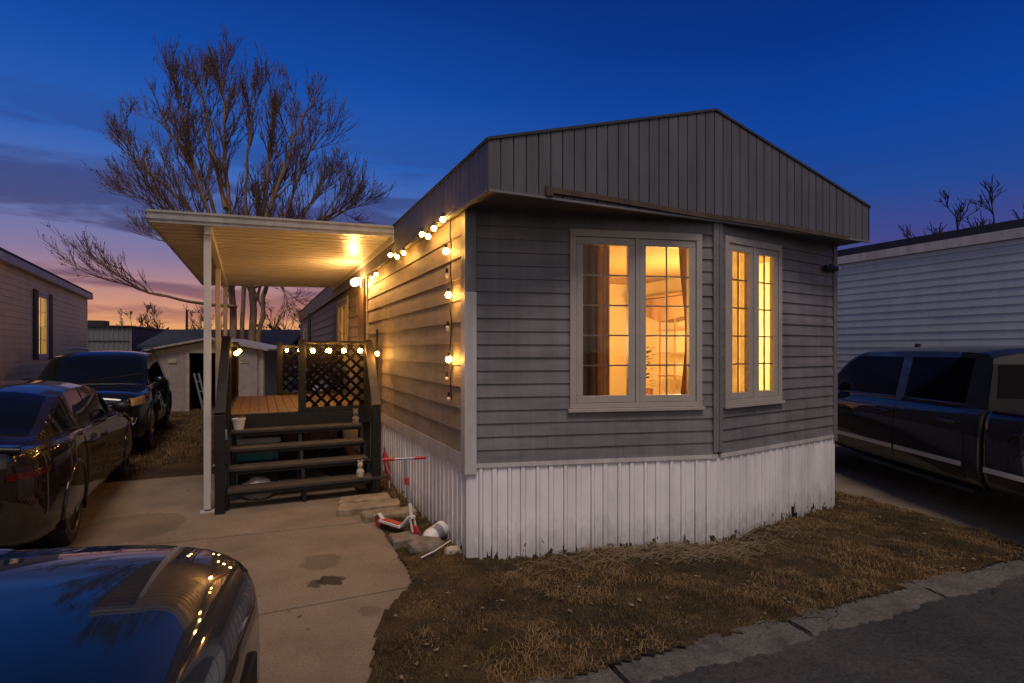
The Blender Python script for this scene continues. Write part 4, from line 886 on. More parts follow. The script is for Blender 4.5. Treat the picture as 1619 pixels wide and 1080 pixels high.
class CarShape:
    FR = ([0, .05, .14, .34, .6, .82, .94, 1.0], [.90, .955, .985, 1.0, .998, .985, .965, .925])
    def __init__(s, W, zb, zs, zt, x0, x1, gh=None):
        s.W, s.zb, s.zs, s.zt, s.x0, s.x1 = pchip(*W), pchip(*zb), pchip(*zs), pchip(*zt), x0, x1; s.gh = gh; s.sec = pchip(*s.FR)
        if gh: s.Rf = pchip(*gh['roof']); s.gb = pchip(*gh['base'])
    def yside(s, x, z):
        t = (z - s.zb(x)) / max(.05, s.zs(x) - s.zb(x)); return s.W(x) * s.sec(min(1, max(0, t)))
    def ztop(s, x, y):
        w = s.W(x) * .925; return s.zs(x) + (s.zt(x) - s.zs(x)) * (1 - min(1, abs(y) / w) ** 2.6)
    def ring(s, x):
        w, zb, zs = s.W(x), s.zb(x), s.zs(x); pts = [(0, zb), (w * .6, zb)]
        for t in (0, .03, .07, .14, .24, .36, .5, .64, .76, .86, .93, .97, 1): pts.append((w * s.sec(t), zb + (zs - zb) * t))
        for q in (.9, .78, .62, .42, .2, 0): y = w * .925 * q; pts.append((y, s.ztop(x, y)))
        return pts
    def body(s, stations):
        mb = MB(); rings = []
        for x in stations:
            h = s.ring(x); full = h + [(-y, z) for y, z in h[-2:0:-1]]
            o = len(mb.v); mb.v += [(x, y, z) for y, z in full]; rings.append((o, len(full)))
        for (a, n), (b, _) in zip(rings[:-1], rings[1:]):
            for k in range(n): mb.f.append((a + k, b + k, b + (k + 1) % n, a + (k + 1) % n))
        a, n = rings[0]; mb.f.append(tuple(range(a, a + n))); b, n = rings[-1]; mb.f.append(tuple(range(b, b + n))[::-1])
        return mb
    # greenhouse
    def gy(s, x, z):
        return s.gb(x) - s.gh['tum'] * (z - s.zs(x))
    def gtop(s, x, y):
        Rz = s.Rf(x); h = max(.004, Rz - s.zs(x)); dr = min(s.gh.get('dr', .085), h * .55); yt = s.gy(x, Rz - dr)
        return Rz - dr * min(1, abs(y) / yt) ** 3.2
    def gring(s, x):
        Rz = s.Rf(x); zs = s.zs(x); h = max(.004, Rz - zs); dr = min(s.gh.get('dr', .085), h * .55); zc = Rz - dr; yt = s.gy(x, zc); pts = [(s.gy(x, zs - .06), zs - .06)]
        for t in (0, .33, .66, .9, 1): z = zs + (zc - zs) * t; pts.append((s.gy(x, z), z))
        for q in (.97, .92, .84, .72, .55, .3, 0): pts.append((yt * q, s.gtop(x, yt * q)))
        return pts
    def greenhouse(s, n=44):
        mb = MB(); rings = []; xa, xb = s.gh['roof'][0][0], s.gh['roof'][0][-1]
        for i in range(n + 1):
            x = xa + (xb - xa) * i / n; h = s.gring(x); full = h + [(-y, z) for y, z in h[-2::-1]]
            o = len(mb.v); mb.v += [(x, y, z) for y, z in full]; rings.append((o, len(full)))
        for (a, k_), (b, _) in zip(rings[:-1], rings[1:]):
            for k in range(k_ - 1): mb.f.append((a + k, b + k, b + k + 1, a + k + 1))
        return mb
    def side_sheet(s, poly_z, xa, xb, sd, off, nx=14, nz=8, green=False, fold=.014):
        """poly_z(x) -> (z0, z1). One sheet following the body side (or the window band)."""
        fy = s.gy if green else s.yside; P = []
        for i in range(nx + 1):
            x = xa + (xb - xa) * i / nx; z0, z1 = poly_z(x); P.append([Vector((x, sd * (fy(x, z0 + (z1 - z0) * j / nz) + off), z0 + (z1 - z0) * j / nz)) for j in range(nz + 1)])
        mb, rim, P, m = patch(P); o = len(mb.v)
        for (i, j) in rim: p = P[i][j]; mb.v.append((p.x, p.y - sd * fold, p.z))
        for k in range(len(rim)):
            a, b = rim[k], rim[(k + 1) % len(rim)]; mb.f.append((a[0] * m + a[1], b[0] * m + b[1], o + (k + 1) % len(rim), o + k))
        return mb
    def top_sheet(s, xa, xb, yf, off, n=14, m=14, green=False, fold=.012):
        ft = s.gtop if green else s.ztop; P = []
        for i in range(n + 1):
            x = xa + (xb - xa) * i / n; w = yf(x); P.append([Vector((x, -w + 2 * w * j / m, ft(x, -w + 2 * w * j / m) + off)) for j in range(m + 1)])
        if green:   # push out along the slope as well
            for i in range(n + 1):
                x = xa + (xb - xa) * i / n; sl = (s.Rf(x + .02) - s.Rf(x - .02)) / .04
                for p in P[i]: p.x += -sl * off
        mb, rim, P, m_ = patch(P); o = len(mb.v)
        for (i, j) in rim: p = P[i][j]; mb.v.append((p.x, p.y, p.z - fold))
        for k in range(len(rim)):
            a, b = rim[k], rim[(k + 1) % len(rim)]; mb.f.append((a[0] * m_ + a[1], b[0] * m_ + b[1], o + (k + 1) % len(rim), o + k))
        return mb
def cut_arches(o, axles, r, half):
    for ax in axles:
        cm_ = MB().lathe([(0, -half - .3), (r, -half - .3), (r, -half + .30), (0, -half + .30)], 40, Matrix.Translation((ax, 0, r * .93)), 'Y')
        cm2 = MB().lathe([(0, half - .30), (r, half - .30), (r, half + .3), (0, half + .3)], 40, Matrix.Translation((ax, 0, r * .93)), 'Y')
        for c in (cm_, cm2):
            me = c.mesh('cut'); bm = bmesh.new(); bm.from_mesh(me); bmesh.ops.recalc_face_normals(bm, faces=bm.faces); bm.to_mesh(me); bm.free()
            co = bpy.data.objects.new('cut', me); col.objects.link(co)
            md = o.modifiers.new('arch', 'BOOLEAN'); md.operation = 'DIFFERENCE'; md.object = co; md.solver = 'EXACT'
            dg = bpy.context.evaluated_depsgraph_get(); nm = bpy.data.meshes.new_from_object(o.evaluated_get(dg)); o.modifiers.clear()
            old = o.data; o.data = nm; bpy.data.meshes.remove(old); bpy.data.objects.remove(co); bpy.data.meshes.remove(me)
def wheel(parent, x, y, r, w, sd, rim_m, spokes=5, split=True):
    T = Matrix.Translation((x, y, r)); rr_ = r * .70
    ty = part('wheel', MB().lathe([(rr_, -w / 2 + .01), (rr_ + .02, -w / 2), (r - .02, -w / 2 + .008), (r - .004, -w / 2 + .03), (r, -w / 4), (r, w / 4), (r - .004, w / 2 - .03), (r - .02, w / 2 - .008), (rr_ + .02, w / 2), (rr_, w / 2 - .01), (rr_ - .01, 0), (rr_, -w / 2 + .01)], 40, T, 'Y'), 'rubber', parent, 40)
    rm = MB(); yo = sd * (w / 2 - .012)
    prof = [(rr_ - .012, -w / 2 + .02), (rr_ - .012, w / 2 - .03), (rr_ + .004, w / 2 - .005), (rr_ - .012, w / 2 - .004), (rr_ - .026, w / 2 - .022), (rr_ - .03, -w / 2 + .02)]
    if sd < 0: prof = [(a, -b) for a, b in prof]
    rm.lathe(prof, 40, T, 'Y'); rm.lathe([(0, yo - .03), (.062, yo - .03), (.07, yo - .01), (.055, yo), (0, yo + .004)], 20, T, 'Y')
    for k in range(spokes):
        for ds in ((-.13, .13) if split else (0,)):
            t0 = 2 * math.pi * k / spokes + .3; t1 = t0 + ds
            p = Vector((x + .05 * math.cos(t0), y + yo - sd * .012, r + .05 * math.sin(t0))); q = Vector((x + (rr_ - .015) * math.cos(t1), y + yo - sd * .02, r + (rr_ - .015) * math.sin(t1)))
            rm.bar(p, q, .03 if split else .055, .03, up=(0, 1, 0))
    part('rim', rm, rim_m, ty, 30)
    part('brake_disc', MB().lathe([(0, -.012), (rr_ * .72, -.012), (rr_ * .72, .012), (0, .012)], 28, Matrix.Translation((x, y - sd * .02, r)), 'Y'), 'steel', ty, 30)
    return ty
def build_car(name, label, cat, loc, rz, cfg):
    c = thing(name, label, cat, loc, rz); s = CarShape(cfg['W'], cfg['zb'], cfg['zs'], cfg['zt'], cfg['x0'], cfg['x1'], cfg['gh']); p = cfg['paint']
    st_ = sorted(set([cfg['x0'] + d for d in (0, .012, .03, .06, .1, .16, .24, .34)] + [cfg['x1'] - d for d in (0, .012, .03, .06, .1, .16, .24, .34)] + list(np.linspace(cfg['x0'] + .45, cfg['x1'] - .45, 34))))
    b = part('body', s.body(st_), p, c, 35); r = cfg['wr']; half = max(s.W(a) for a in cfg['axles'])
    cut_arches(b, cfg['axles'], r * 1.13, half)
    b.data.polygons.foreach_set('use_smooth', [True] * len(b.data.polygons)); b.data.set_sharp_from_angle(angle=R(32))
    part('cabin', s.greenhouse(), p, c, 40)
    wi = 0
    for ax in cfg['axles']:
        for sd in (1, -1):
            hw = s.W(ax); wheel(c, ax, sd * (hw - cfg['tw'] / 2 - .025), r, cfg['tw'], sd, cfg['rim'], cfg.get('spokes', 5), cfg.get('split', True))
            R_ = r * 1.13 - .004; ln = MB(); n = 40; yA, yB = sd * (hw - .30), sd * (s.yside(ax, r * 1.9) - .012)
            for k in range(n):
                t0, t1 = -.35 + (math.pi + .7) * k / n, -.35 + (math.pi + .7) * (k + 1) / n
                ln.quad((ax + R_ * math.cos(t0), yA, r * 1.05 + R_ * math.sin(t0)), (ax + R_ * math.cos(t1), yA, r * 1.05 + R_ * math.sin(t1)), (ax + R_ * math.cos(t1), yB, r * 1.05 + R_ * math.sin(t1)), (ax + R_ * math.cos(t0), yB, r * 1.05 + R_ * math.sin(t0)))
            part('wheel_well', ln, 'void', c)
            pts = []
            for k in range(33):
                t0 = -.1 + (math.pi + .2) * k / 32; x = ax + (R_ + .012) * math.cos(t0); z = r * 1.05 + (R_ + .012) * math.sin(t0)
                if z > s.zb(x) + .01: pts.append((x, sd * (s.yside(x, z) + .002), z))
            part('arch_lip', MB().tube(pts, cfg.get('lip', .012), 6), cfg.get('lip_m', p), c, 60)
    def winz(top, pad=.035): return lambda x: (s.zs(x) + pad, max(s.zs(x) + pad + .008, min(top, s.Rf(x) - cfg.get('wtop', .10))))
    for sd in (1, -1):
        for k, (xa, xb) in enumerate(cfg['windows']): part('side_window', s.side_sheet(winz(cfg['wz']), xa, xb, sd, .007, 20, 8, True), 'glass_dark', c, 30)
        if cfg.get('wtrim'):
            for (za) in (0,):
                xs_ = np.linspace(cfg['wtrim'][0], cfg['wtrim'][1], 20); part('window_trim', MB().tube([(x, sd * (s.gy(x, s.zs(x) + .022) + .006), s.zs(x) + .024) for x in xs_], .009, 6), cfg.get('trim_m', 'black_plastic'), c)
        for k, (xa, xb, za, zb_) in enumerate(cfg['doors']):
            seal = part('door', s.side_sheet(lambda x: (za, s.zs(x) - zb_), xa, xb, sd, .007, 16, 10), p, c, 30)
            part('door_seal', s.side_sheet(lambda x: (za - .008, s.zs(x) - zb_ + .006), xa - .008, xb + .008, sd, .0025, 16, 8, False, .006), 'void', seal, 30)
            hx = xa + .12; hz = s.zs(hx) - cfg.get('hdrop', .14)
            part('handle', MB().bar((hx, sd * (s.yside(hx, hz) + .035), hz), (hx + .19, sd * (s.yside(hx + .19, hz) + .035), hz), .022, .028).box(hx + .0, hx + .02, min(sd * (s.yside(hx, hz)), sd * (s.yside(hx, hz) + .03)), max(sd * s.yside(hx, hz), sd * (s.yside(hx, hz) + .03)), hz - .012, hz + .012).box(hx + .17, hx + .19, min(sd * (s.yside(hx, hz)), sd * (s.yside(hx, hz) + .03)), max(sd * s.yside(hx, hz), sd * (s.yside(hx, hz) + .03)), hz - .012, hz + .012), cfg.get('handle', p), seal, bevel=.006)
        mx = cfg['mirror']; mz = s.zs(mx) + .09; my = s.gy(mx, mz)
        mm = MB().ball((mx, sd * (my + .16), mz + .03), .1, 2, (.62, 1.05, .72)); m_ = part('mirror', mm, cfg.get('mirror_m', p), c, 180)
        part('mirror_arm', MB().bar((mx, sd * (my - .02), mz - .05), (mx, sd * (my + .12), mz - .01), .05, .035), 'black_plastic', m_)
        xa, xb, z0, z1 = cfg['head']; part('headlight', s.side_sheet(lambda x: (z0 + (z1 - z0) * .25 * (xb - x) / (xb - xa), z1 + .03 * (xb - x) / (xb - xa)), xa, xb, sd, .007, 14, 6), 'lens_lamplit', c, 40)
        xa, xb, z0, z1 = cfg['tail']; part('taillight', s.side_sheet(lambda x: (z0, z1), xa, xb, sd, .008, 14, 6), 'lens_red', c, 40)
    xa, xb = cfg['wind']; wsy = lambda x: s.gy(x, s.Rf(x) - .03) * .93
    part('windshield', s.top_sheet(xa, xb, wsy, .008, 16, 14, True), 'glass_dark', c, 40)
    if cfg.get('rearw'):
        xa, xb = cfg['rearw']; part('rear_window', s.top_sheet(xa, xb, wsy, .008, 16, 14, True), 'glass_dark', c, 40)
    if cfg.get('hood'):
        xa, xb = cfg['hood']; h = part('hood', s.top_sheet(xa, xb, lambda x: s.W(x) * .86, .006, 20, 22), p, c, 40)
        part('hood_gap', s.top_sheet(xa - .008, xb + .008, lambda x: s.W(x) * .86 + .008, .0022, 20, 22, False, .004), 'void', h, 40)
    if cfg.get('trunk'):
        xa, xb = cfg['trunk']; h = part('trunk_lid', s.top_sheet(xa, xb, lambda x: s.W(x) * .84, .006, 16, 20), p, c, 40)
        part('trunk_gap', s.top_sheet(xa - .008, xb + .008, lambda x: s.W(x) * .84 + .008, .0022, 16, 20, False, .004), 'void', h, 40)
    return c, s

# bronze-black saloon, tail towards the viewer
sedan_cfg = dict(x0=-2.5, x1=2.5, paint='paint_brown', rim='rim_dark', wr=.35, tw=.25, axles=(-1.5, 1.5),
    W=([-2.5, -2.46, -2.36, -2.15, -1.6, -.8, .4, 1.5, 2.1, 2.36, 2.47, 2.5], [.62, .72, .82, .90, .955, .93, .93, .945, .90, .80, .68, .56]),
    zb=([-2.5, -2.35, -1.9, -1.2, 1.2, 1.9, 2.3, 2.5], [.42, .28, .22, .20, .20, .20, .22, .36]),
    zs=([-2.5, -2.44, -2.2, -1.6, -.6, .6, 1.2, 1.9, 2.3, 2.46, 2.5], [.93, 1.01, 1.02, 1.02, .985, .955, .93, .86, .78, .70, .62]),
    zt=([-2.5, -2.44, -2.2, -1.6, -.6, .6, 1.2, 1.9, 2.3, 2.46, 2.5], [.96, 1.07, 1.08, 1.08, 1.05, 1.02, 1.0, .93, .84, .74, .66]),
    gh=dict(roof=([-2.0, -1.86, -1.55, -1.1, -.5, 0, .4, .85, 1.2, 1.34], [1.055, 1.10, 1.26, 1.42, 1.475, 1.47, 1.43, 1.24, 1.06, .99]), base=([-2.0, -1.5, -.8, .4, 1.34], [.72, .80, .845, .85, .80]), tum=.40, dr=.085),
    windows=((-1.02, -.34), (-.26, .82)), wz=1.40, wtop=.085, wtrim=(-1.2, .95), doors=((-1.02, -.30, .33, .02), (-.29, .86, .33, .02)), mirror=.72, wind=(.42, 1.24), rearw=(-1.86, -1.15), hood=(1.3, 2.38), trunk=(-2.44, -1.95),
    head=(2.12, 2.47, .58, .72), tail=(-2.47, -2.16, .80, .85), mirror_m='black_plastic', lip=.014)
SED = (-5.60, 5.98, 0)
sed, ss = build_car('parked_saloon', 'dark bronze saloon parked with its rear wheel and red tail light towards the viewer', 'car', SED, R(117.4), sedan_cfg)
part('spoiler', MB().tube([(-2.43, y, 1.075 - .05 * (abs(y) / .8) ** 2) for y in np.linspace(-.78, .78, 13)], .022, 8), 'black_plastic', sed, 60)
part('rear_bumper', MB().box(-2.52, -2.45, -.55, .55, .42, .62), 'black_plastic', sed, bevel=.02)
for sd in (1, -1): part('quarter_window', ss.side_sheet(lambda x: (ss.zs(x) + .04, max(ss.zs(x) + .05, ss.Rf(x) - .13)), -1.52, -1.12, sd, .007, 12, 6, True), 'glass_dark', sed, 30)
part('antenna', MB().prism([(-.98, -.02), (-.8, -.006), (-.8, .006), (-.98, .02)], 1.43, 1.50), 'black_plastic', sed)

# black off-roader facing the viewer
suv_cfg = dict(x0=-2.5, x1=2.45, paint='paint_black', rim='rim_dark', wr=.39, tw=.25, axles=(-1.42, 1.42),
    W=([-2.5, -2.44, -2.3, -1.5, 0, 1.4, 1.95, 2.25, 2.40, 2.45], [.78, .86, .93, .985, .965, .985, .94, .87, .78, .70]),
    zb=([-2.5, -2.2, -1.5, 1.4, 2.0, 2.45], [.42, .30, .26, .26, .26, .34]),
    zs=([-2.5, -1.5, 0, .9, 1.4, 2.0, 2.3, 2.42, 2.45], [1.14, 1.14, 1.12, 1.10, 1.09, 1.05, 1.02, .98, .93]),
    zt=([-2.5, -1.5, 0, .9, 1.4, 2.0, 2.3, 2.42, 2.45], [1.2, 1.2, 1.18, 1.18, 1.17, 1.13, 1.09, 1.03, .96]),
    gh=dict(roof=([-2.46, -2.38, -2.2, -1.7, -.6, .0, .35, .8, 1.15, 1.26], [1.18, 1.35, 1.66, 1.775, 1.80, 1.78, 1.70, 1.42, 1.20, 1.14]), base=([-2.46, -1.5, 0, .8, 1.26], [.84, .88, .89, .88, .84]), tum=.28, dr=.08),
    windows=((-2.1, -1.4), (-1.32, -.36), (-.28, .72)), wz=1.70, wtop=.09, wtrim=(-2.2, .85), trim_m='chrome', doors=((-1.3, -.34, .42, .02), (-.33, .75, .42, .02)), mirror=.72, wind=(.38, 1.16), rearw=(-2.4, -2.2), hood=(1.2, 2.36),
    head=(1.98, 2.39, .86, .99), tail=(-2.47, -2.2, .95, 1.12), mirror_m='paint_black', lip=.03, lip_m='black_plastic', hdrop=.16)
suv, sv = build_car('parked_offroader', 'black off-road car facing the viewer with amber-lit headlight, parked behind the saloon', 'car', (-8.19, 10.90, 0), R(-62.6), suv_cfg)
gr = part('grille', MB().prism([(-.55, .74), (-.50, .70), (.50, .70), (.55, .74), (.56, .93), (-.56, .93)], 2.43, 2.466, Matrix(((0, 0, 1, 0), (1, 0, 0, 0), (0, 1, 0, 0), (0, 0, 0, 1)))), 'void', suv)
for z in (.75, .82, .89): part('grille_bar', MB().box(2.46, 2.482, -.52, .52, z - .011, z + .011), 'steel', gr)
lb = part('lower_intake', MB().box(2.40, 2.462, -.58, .58, .40, .55), 'void', suv)
part('skid_trim', MB().tube([(2.38, -.80, .56), (2.43, -.70, .44), (2.462, -.58, .385), (2.466, .58, .385), (2.43, .70, .44), (2.38, .80, .56)], .014, 6), 'steel', lb)
for sd in (1, -1):
    f = part('fog_light', MB().box(2.36, 2.425, min(sd * .62, sd * .80), max(sd * .62, sd * .80), .62, .67), 'lens_lamplit', suv, bevel=.008)
    part('fog_trim', MB().tube([(2.35, sd * .84, .66), (2.37, sd * .82, .57), (2.42, sd * .64, .57)], .008, 6), 'steel', f)
    part('roof_rail', MB().tube([(-2.0, sd * .64, 1.74), (-1.9, sd * .64, 1.825), (-1, sd * .65, 1.85), (-.2, sd * .64, 1.835), (.05, sd * .63, 1.77)], .018, 8), 'steel', suv, 60)
part('licence_plate', MB().box(2.466, 2.475, -.16, .16, .60, .69), 'white_plastic', suv)
for sd in (-1, 1): part('wiper', MB().bar((1.14, sd * .1, 1.235), (.95, sd * .1 - .55 * sd + .3, 1.36), .012, .012), 'black_plastic', suv)

# navy car whose bonnet fills the near corner
navy_cfg = dict(sedan_cfg, paint='paint_navy', doors=((-.95, -.02, .33, .02), (.0, .98, .33, .02)),
    W=([-2.5, -2.46, -2.36, -2.15, -1.6, -.8, .4, 1.5, 2.0, 2.22, 2.38, 2.47, 2.5], [.62, .72, .82, .90, .945, .93, .93, .945, .93, .89, .80, .68, .58]),
    zs=([-2.5, -2.44, -2.2, -1.6, -.6, .6, 1.2, 1.9, 2.25, 2.42, 2.48, 2.5], [.93, 1.01, 1.02, 1.02, 1.0, .99, .98, .955, .92, .87, .80, .74]),
    zt=([-2.5, -2.44, -2.2, -1.6, -.6, .6, 1.2, 1.9, 2.25, 2.42, 2.48, 2.5], [.96, 1.07, 1.08, 1.08, 1.07, 1.06, 1.05, 1.02, .98, .91, .82, .76]),
    wind=(.5, 1.47), hood=(1.53, 2.40), gh=dict(roof=([-2.0, -1.86, -1.55, -1.1, -.5, 0, .4, .95, 1.42, 1.56], [1.055, 1.10, 1.26, 1.42, 1.475, 1.47, 1.44, 1.27, 1.075, 1.02]), base=([-2.0, -1.5, -.8, .4, 1.56], [.72, .80, .845, .85, .82]), tum=.40, dr=.085), head=(2.15, 2.475, .60, .72))
NAV = (-3.27, .97, 0); NROT = R(17)
nav, ns = build_car('navy_saloon', 'dark navy car whose shiny bonnet fills the near left corner', 'car', NAV, NROT, navy_cfg)
part('front_grille', MB().box(2.48, 2.515, -.42, .42, .50, .64), 'void', nav, bevel=.01)

# crew-cab pickup on the right, tail towards the viewer
def build_truck():
    # x forward; cab rear wall at x = 0
    cfg = dict(x0=-.0, x1=4.3, paint='paint_slate', axles=(3.45,), wr=.40,
        W=([0, .02, .3, 1.5, 3.0, 3.8, 4.15, 4.3], [.97, .985, .99, .99, .99, .97, .92, .84]), zb=([0, 2, 4.3], [.36, .36, .44]),
        zs=([0, 1.0, 2.0, 3.0, 4.1, 4.3], [1.19, 1.19, 1.18, 1.16, 1.10, 1.02]), zt=([0, 1.0, 2.0, 3.0, 4.1, 4.3], [1.24, 1.24, 1.24, 1.22, 1.16, 1.06]),
        gh=dict(roof=([-.0, .04, .10, .4, 1.0, 2.1, 2.4, 2.85, 3.12, 3.2], [1.30, 1.68, 1.82, 1.85, 1.86, 1.845, 1.77, 1.46, 1.27, 1.2]), base=([0, .5, 2.2, 3.2], [.90, .925, .925, .88]), tum=.24, dr=.07))
    c = thing('pickup_truck', 'dark slate crew-cab pickup truck parked beside the right end of the grey home', 'pickup truck', (5.74, 5.50, 0), R(88.5))
    s = CarShape(cfg['W'], cfg['zb'], cfg['zs'], cfg['zt'], 0, 4.3, cfg['gh'])
    st_ = sorted(set([0, .012, .03, .07] + list(np.linspace(.15, 3.9, 36)) + [4.0, 4.1, 4.18, 4.24, 4.28, 4.3]))
    b = part('body', s.body(st_), 'paint_slate', c, 35); cut_arches(b, (3.45,), .46, .99)
    b.data.polygons.foreach_set('use_smooth', [True] * len(b.data.polygons)); b.data.set_sharp_from_angle(angle=R(32))
    part('cabin', s.greenhouse(), 'paint_slate', c, 40)
    part('cabin_rear', MB().add([(-.002, -.9, 1.15), (-.002, .9, 1.15), (.0, .885, 1.30), (.045, .80, 1.66), (.045, -.80, 1.66), (.0, -.885, 1.30)], [(5, 2, 1, 0), (4, 3, 2, 5)]), 'black_plastic', c)
    part('rear_window', MB().add([(-.006, -.80, 1.31), (-.006, .80, 1.31), (.037, .75, 1.65), (.037, -.75, 1.65)], [(3, 2, 1, 0)]), 'glass_black', c)
    for sd in (1, -1):
        for (xa, xb, wa, wb) in ((.20, 1.28, .28, 1.19), (1.295, 2.95, 1.37, 2.82)):
            w = part('side_window', s.side_sheet(lambda x: (s.zs(x) + .045, max(s.zs(x) + .06, min(1.72, s.Rf(x) - .11))), wa, wb, sd, .008, 20, 8, True), 'glass_black', c, 30)
            d = part('door', s.side_sheet(lambda x: (.46, s.zs(x) - .015), xa, xb, sd, .008, 16, 10), 'paint_slate', c, 30)
            part('door_seal', s.side_sheet(lambda x: (.452, s.zs(x) - .009), xa - .008, xb + .008, sd, .003, 16, 8, False, .006), 'void', d, 30)
            hx = xa + .10; hz = 1.03; y = s.yside(hx, hz)
            part('handle', MB().bar((hx, sd * (y + .04), hz), (hx + .22, sd * (y + .04), hz + .004), .028, .034).bar((hx, sd * y, hz), (hx, sd * (y + .04), hz), .03, .03).bar((hx + .21, sd * y, hz), (hx + .21, sd * (y + .04), hz), .03, .03), 'paint_slate', d, bevel=.008)
            part('handle_cup', MB().tube([(hx + .11 + .16 * math.cos(t), sd * (s.yside(hx, hz) + .009), hz + .055 * math.sin(t)) for t in np.linspace(0, 2 * math.pi, 25)], .006, 6, False), 'black_plastic', d)
            part('side_moulding', s.side_sheet(lambda x: (.575, .625), xa + .02, xb - .02, sd, .018, 12, 3), 'chrome', d, 30)
            part('window_trim', MB().tube([(x, sd * (s.gy(x, s.zs(x) + .03) + .008), s.zs(x) + .034) for x in np.linspace(wa - .02, wb + .02, 14)], .010, 6), 'paint_slate', w)
        part('mirror', MB().ball((2.86, sd * 1.10, 1.30), .12, 2, (.6, .9, 1)), 'black_plastic', c, 180)
        part('headlight', s.side_sheet(lambda x: (.78, .98), 4.05, 4.28, sd, .01, 8, 4), 'lens_lamplit', c, 40)
        wheel(c, 3.45, sd * .85, .40, .26, sd, 'steel', 6, False); wheel(c, -1.25, sd * .85, .40, .26, sd, 'steel', 6, False)
        part('rocker_step', MB().box(.1, 2.0, min(sd * .86, sd * .96), max(sd * .86, sd * .96), .31, .355), 'black_plastic', c, bevel=.01)
    part('windshield', s.top_sheet(2.38, 3.12, lambda x: s.gy(x, s.Rf(x) - .03) * .93, .008, 14, 12, True), 'glass_dark', c, 40)
    part('hood', s.top_sheet(3.2, 4.2, lambda x: s.W(x) * .86, .006, 14, 16), 'paint_slate', c, 40)
    part('antenna', MB().tube([(2.9, .80, 1.2), (2.86, .80, 2.02)], .004, 6), 'black_plastic', c); part('roof_fin', MB().prism([(2.22, -.02), (2.31, -.006), (2.31, .006), (2.22, .02)], 1.83, 1.895), 'black_plastic', c)
    # load bed
    B = CarShape(([-2.05, -2.0, -1.8, -1.0, -.06, -.03], [.93, .965, .985, .985, .985, .97]), ([-2.05, -1, -.03], [.44, .38, .38]), ([-2.05, -1, -.03], [1.17, 1.175, 1.18]), ([-2.05, -1, -.03], [1.18, 1.18, 1.18]), -2.05, -.03)
    bd = part('load_bed', B.body([-2.05, -2.03, -2.0, -1.95, -1.8, -1.6, -1.4, -1.2, -1.0, -.8, -.6, -.4, -.2, -.1, -.06, -.03]), 'paint_slate', c, 35)
    cut_arches(bd, (-1.25,), .47, .985)
    cm_ = MB().box(-1.97, -.09, -.80, .80, .55, 1.5); me = cm_.mesh('cut'); co = bpy.data.objects.new('cut', me); col.objects.link(co)
    md = bd.modifiers.new('c', 'BOOLEAN'); md.object = co; md.operation = 'DIFFERENCE'; dg = bpy.context.evaluated_depsgraph_get(); nm = bpy.data.meshes.new_from_object(bd.evaluated_get(dg)); bd.modifiers.clear(); bd.data = nm; bpy.data.objects.remove(co)
    bd.data.polygons.foreach_set('use_smooth', [True] * len(bd.data.polygons)); bd.data.set_sharp_from_angle(angle=R(32))
    for sd in (1, -1):
        part('bed_rail', MB().box(-2.0, -.08, min(sd * .81, sd * .93), max(sd * .81, sd * .93), 1.181, 1.20), 'black_plastic', bd, bevel=.006)
        part('side_moulding', B.side_sheet(lambda x: (.575, .625), -.62, -.06, sd, .014, 12, 3), 'chrome', bd, 30)
    part('fuel_door', MB().tube([(-.42 + .10 * math.cos(t), B.yside(-.4, .9) + .003, .90 + .10 * math.sin(t)) for t in np.linspace(0, 2 * math.pi, 25)], .006, 6, False), 'black_plastic', bd)
    part('chassis', MB().box(-1.9, 4.0, -.45, .45, .30, .42), 'void', c)
    return c
build_truck()

# ------------------------------------------------------------------ neighbouring homes
def far_house(name, label, p, q, depth, z1, e, sid, ops, trim_h=.16, roof_m='roofing', z0=-.05, rise=.5, shut=True, over=.14, skirt=None, rth=.06):
    """long wall from p to q (world, facing right of p->q ... -y side); depth behind it."""
    d = (Vector(q) - Vector(p)); l = d.length; o = thing(name, label, 'house', (*p, 0), math.atan2(d.y, d.x)); I = Matrix.Identity(4)
    XE = Matrix.Translation((l, 0, 0)) @ Matrix.Rotation(R(90), 4, 'Z'); XW = Matrix.Translation((0, depth, 0)) @ Matrix.Rotation(R(-90), 4, 'Z')
    lp = MB(); lap(lp, I, .03, l - .03, z0 + .5, z1, e, ops, .013, .001, 5); lap(lp, XE, .03, depth - .03, z0 + .5, z1, e, (), .013); lap(lp, XW, .03, depth - .03, z0 + .5, z1, e, (), .013)
    part('siding', lp, sid, o)
    wl = MB(); liner(wl, I, 0, l, z0, z1, ops); liner(wl, XE, 0, depth, z0, z1, []); liner(wl, XW, 0, depth, z0, z1, []); wl.box(0, l, depth - .1, depth, z0, z1)
    part('wall', wl, skirt or sid, o)
    for x in (0, l): part('corner_trim', MB().box(x - .04, x + .04, -.022, .05, z0 + .5, z1 - .001), sid, o)
    r = MB(); r.prism([(-over, z1 + trim_h), (depth / 2, z1 + trim_h + rise), (depth + over, z1 + trim_h), (depth + over, z1 + trim_h + rth), (depth / 2, z1 + trim_h + rise + rth), (-over, z1 + trim_h + rth)], -over, l + over, Matrix(((0, 0, 1, 0), (1, 0, 0, 0), (0, 1, 0, 0), (0, 0, 0, 1))))
    rf = part('roof', r, roof_m, o)
    gb = MB().box(-over, l + over, -over - .012, .05, z1 + .001, z1 + trim_h - .002)
    for x in (0, l): gb.prism([(.04, z1), (depth - .04, z1), (depth - .04, z1 + trim_h), (depth / 2, z1 + trim_h + rise - .01), (.04, z1 + trim_h)], x - .03, x + .03, Matrix(((0, 0, 1, 0), (1, 0, 0, 0), (0, 1, 0, 0), (0, 0, 0, 1))))
    part('eave_board', gb, 'trim_white', o)
    return o
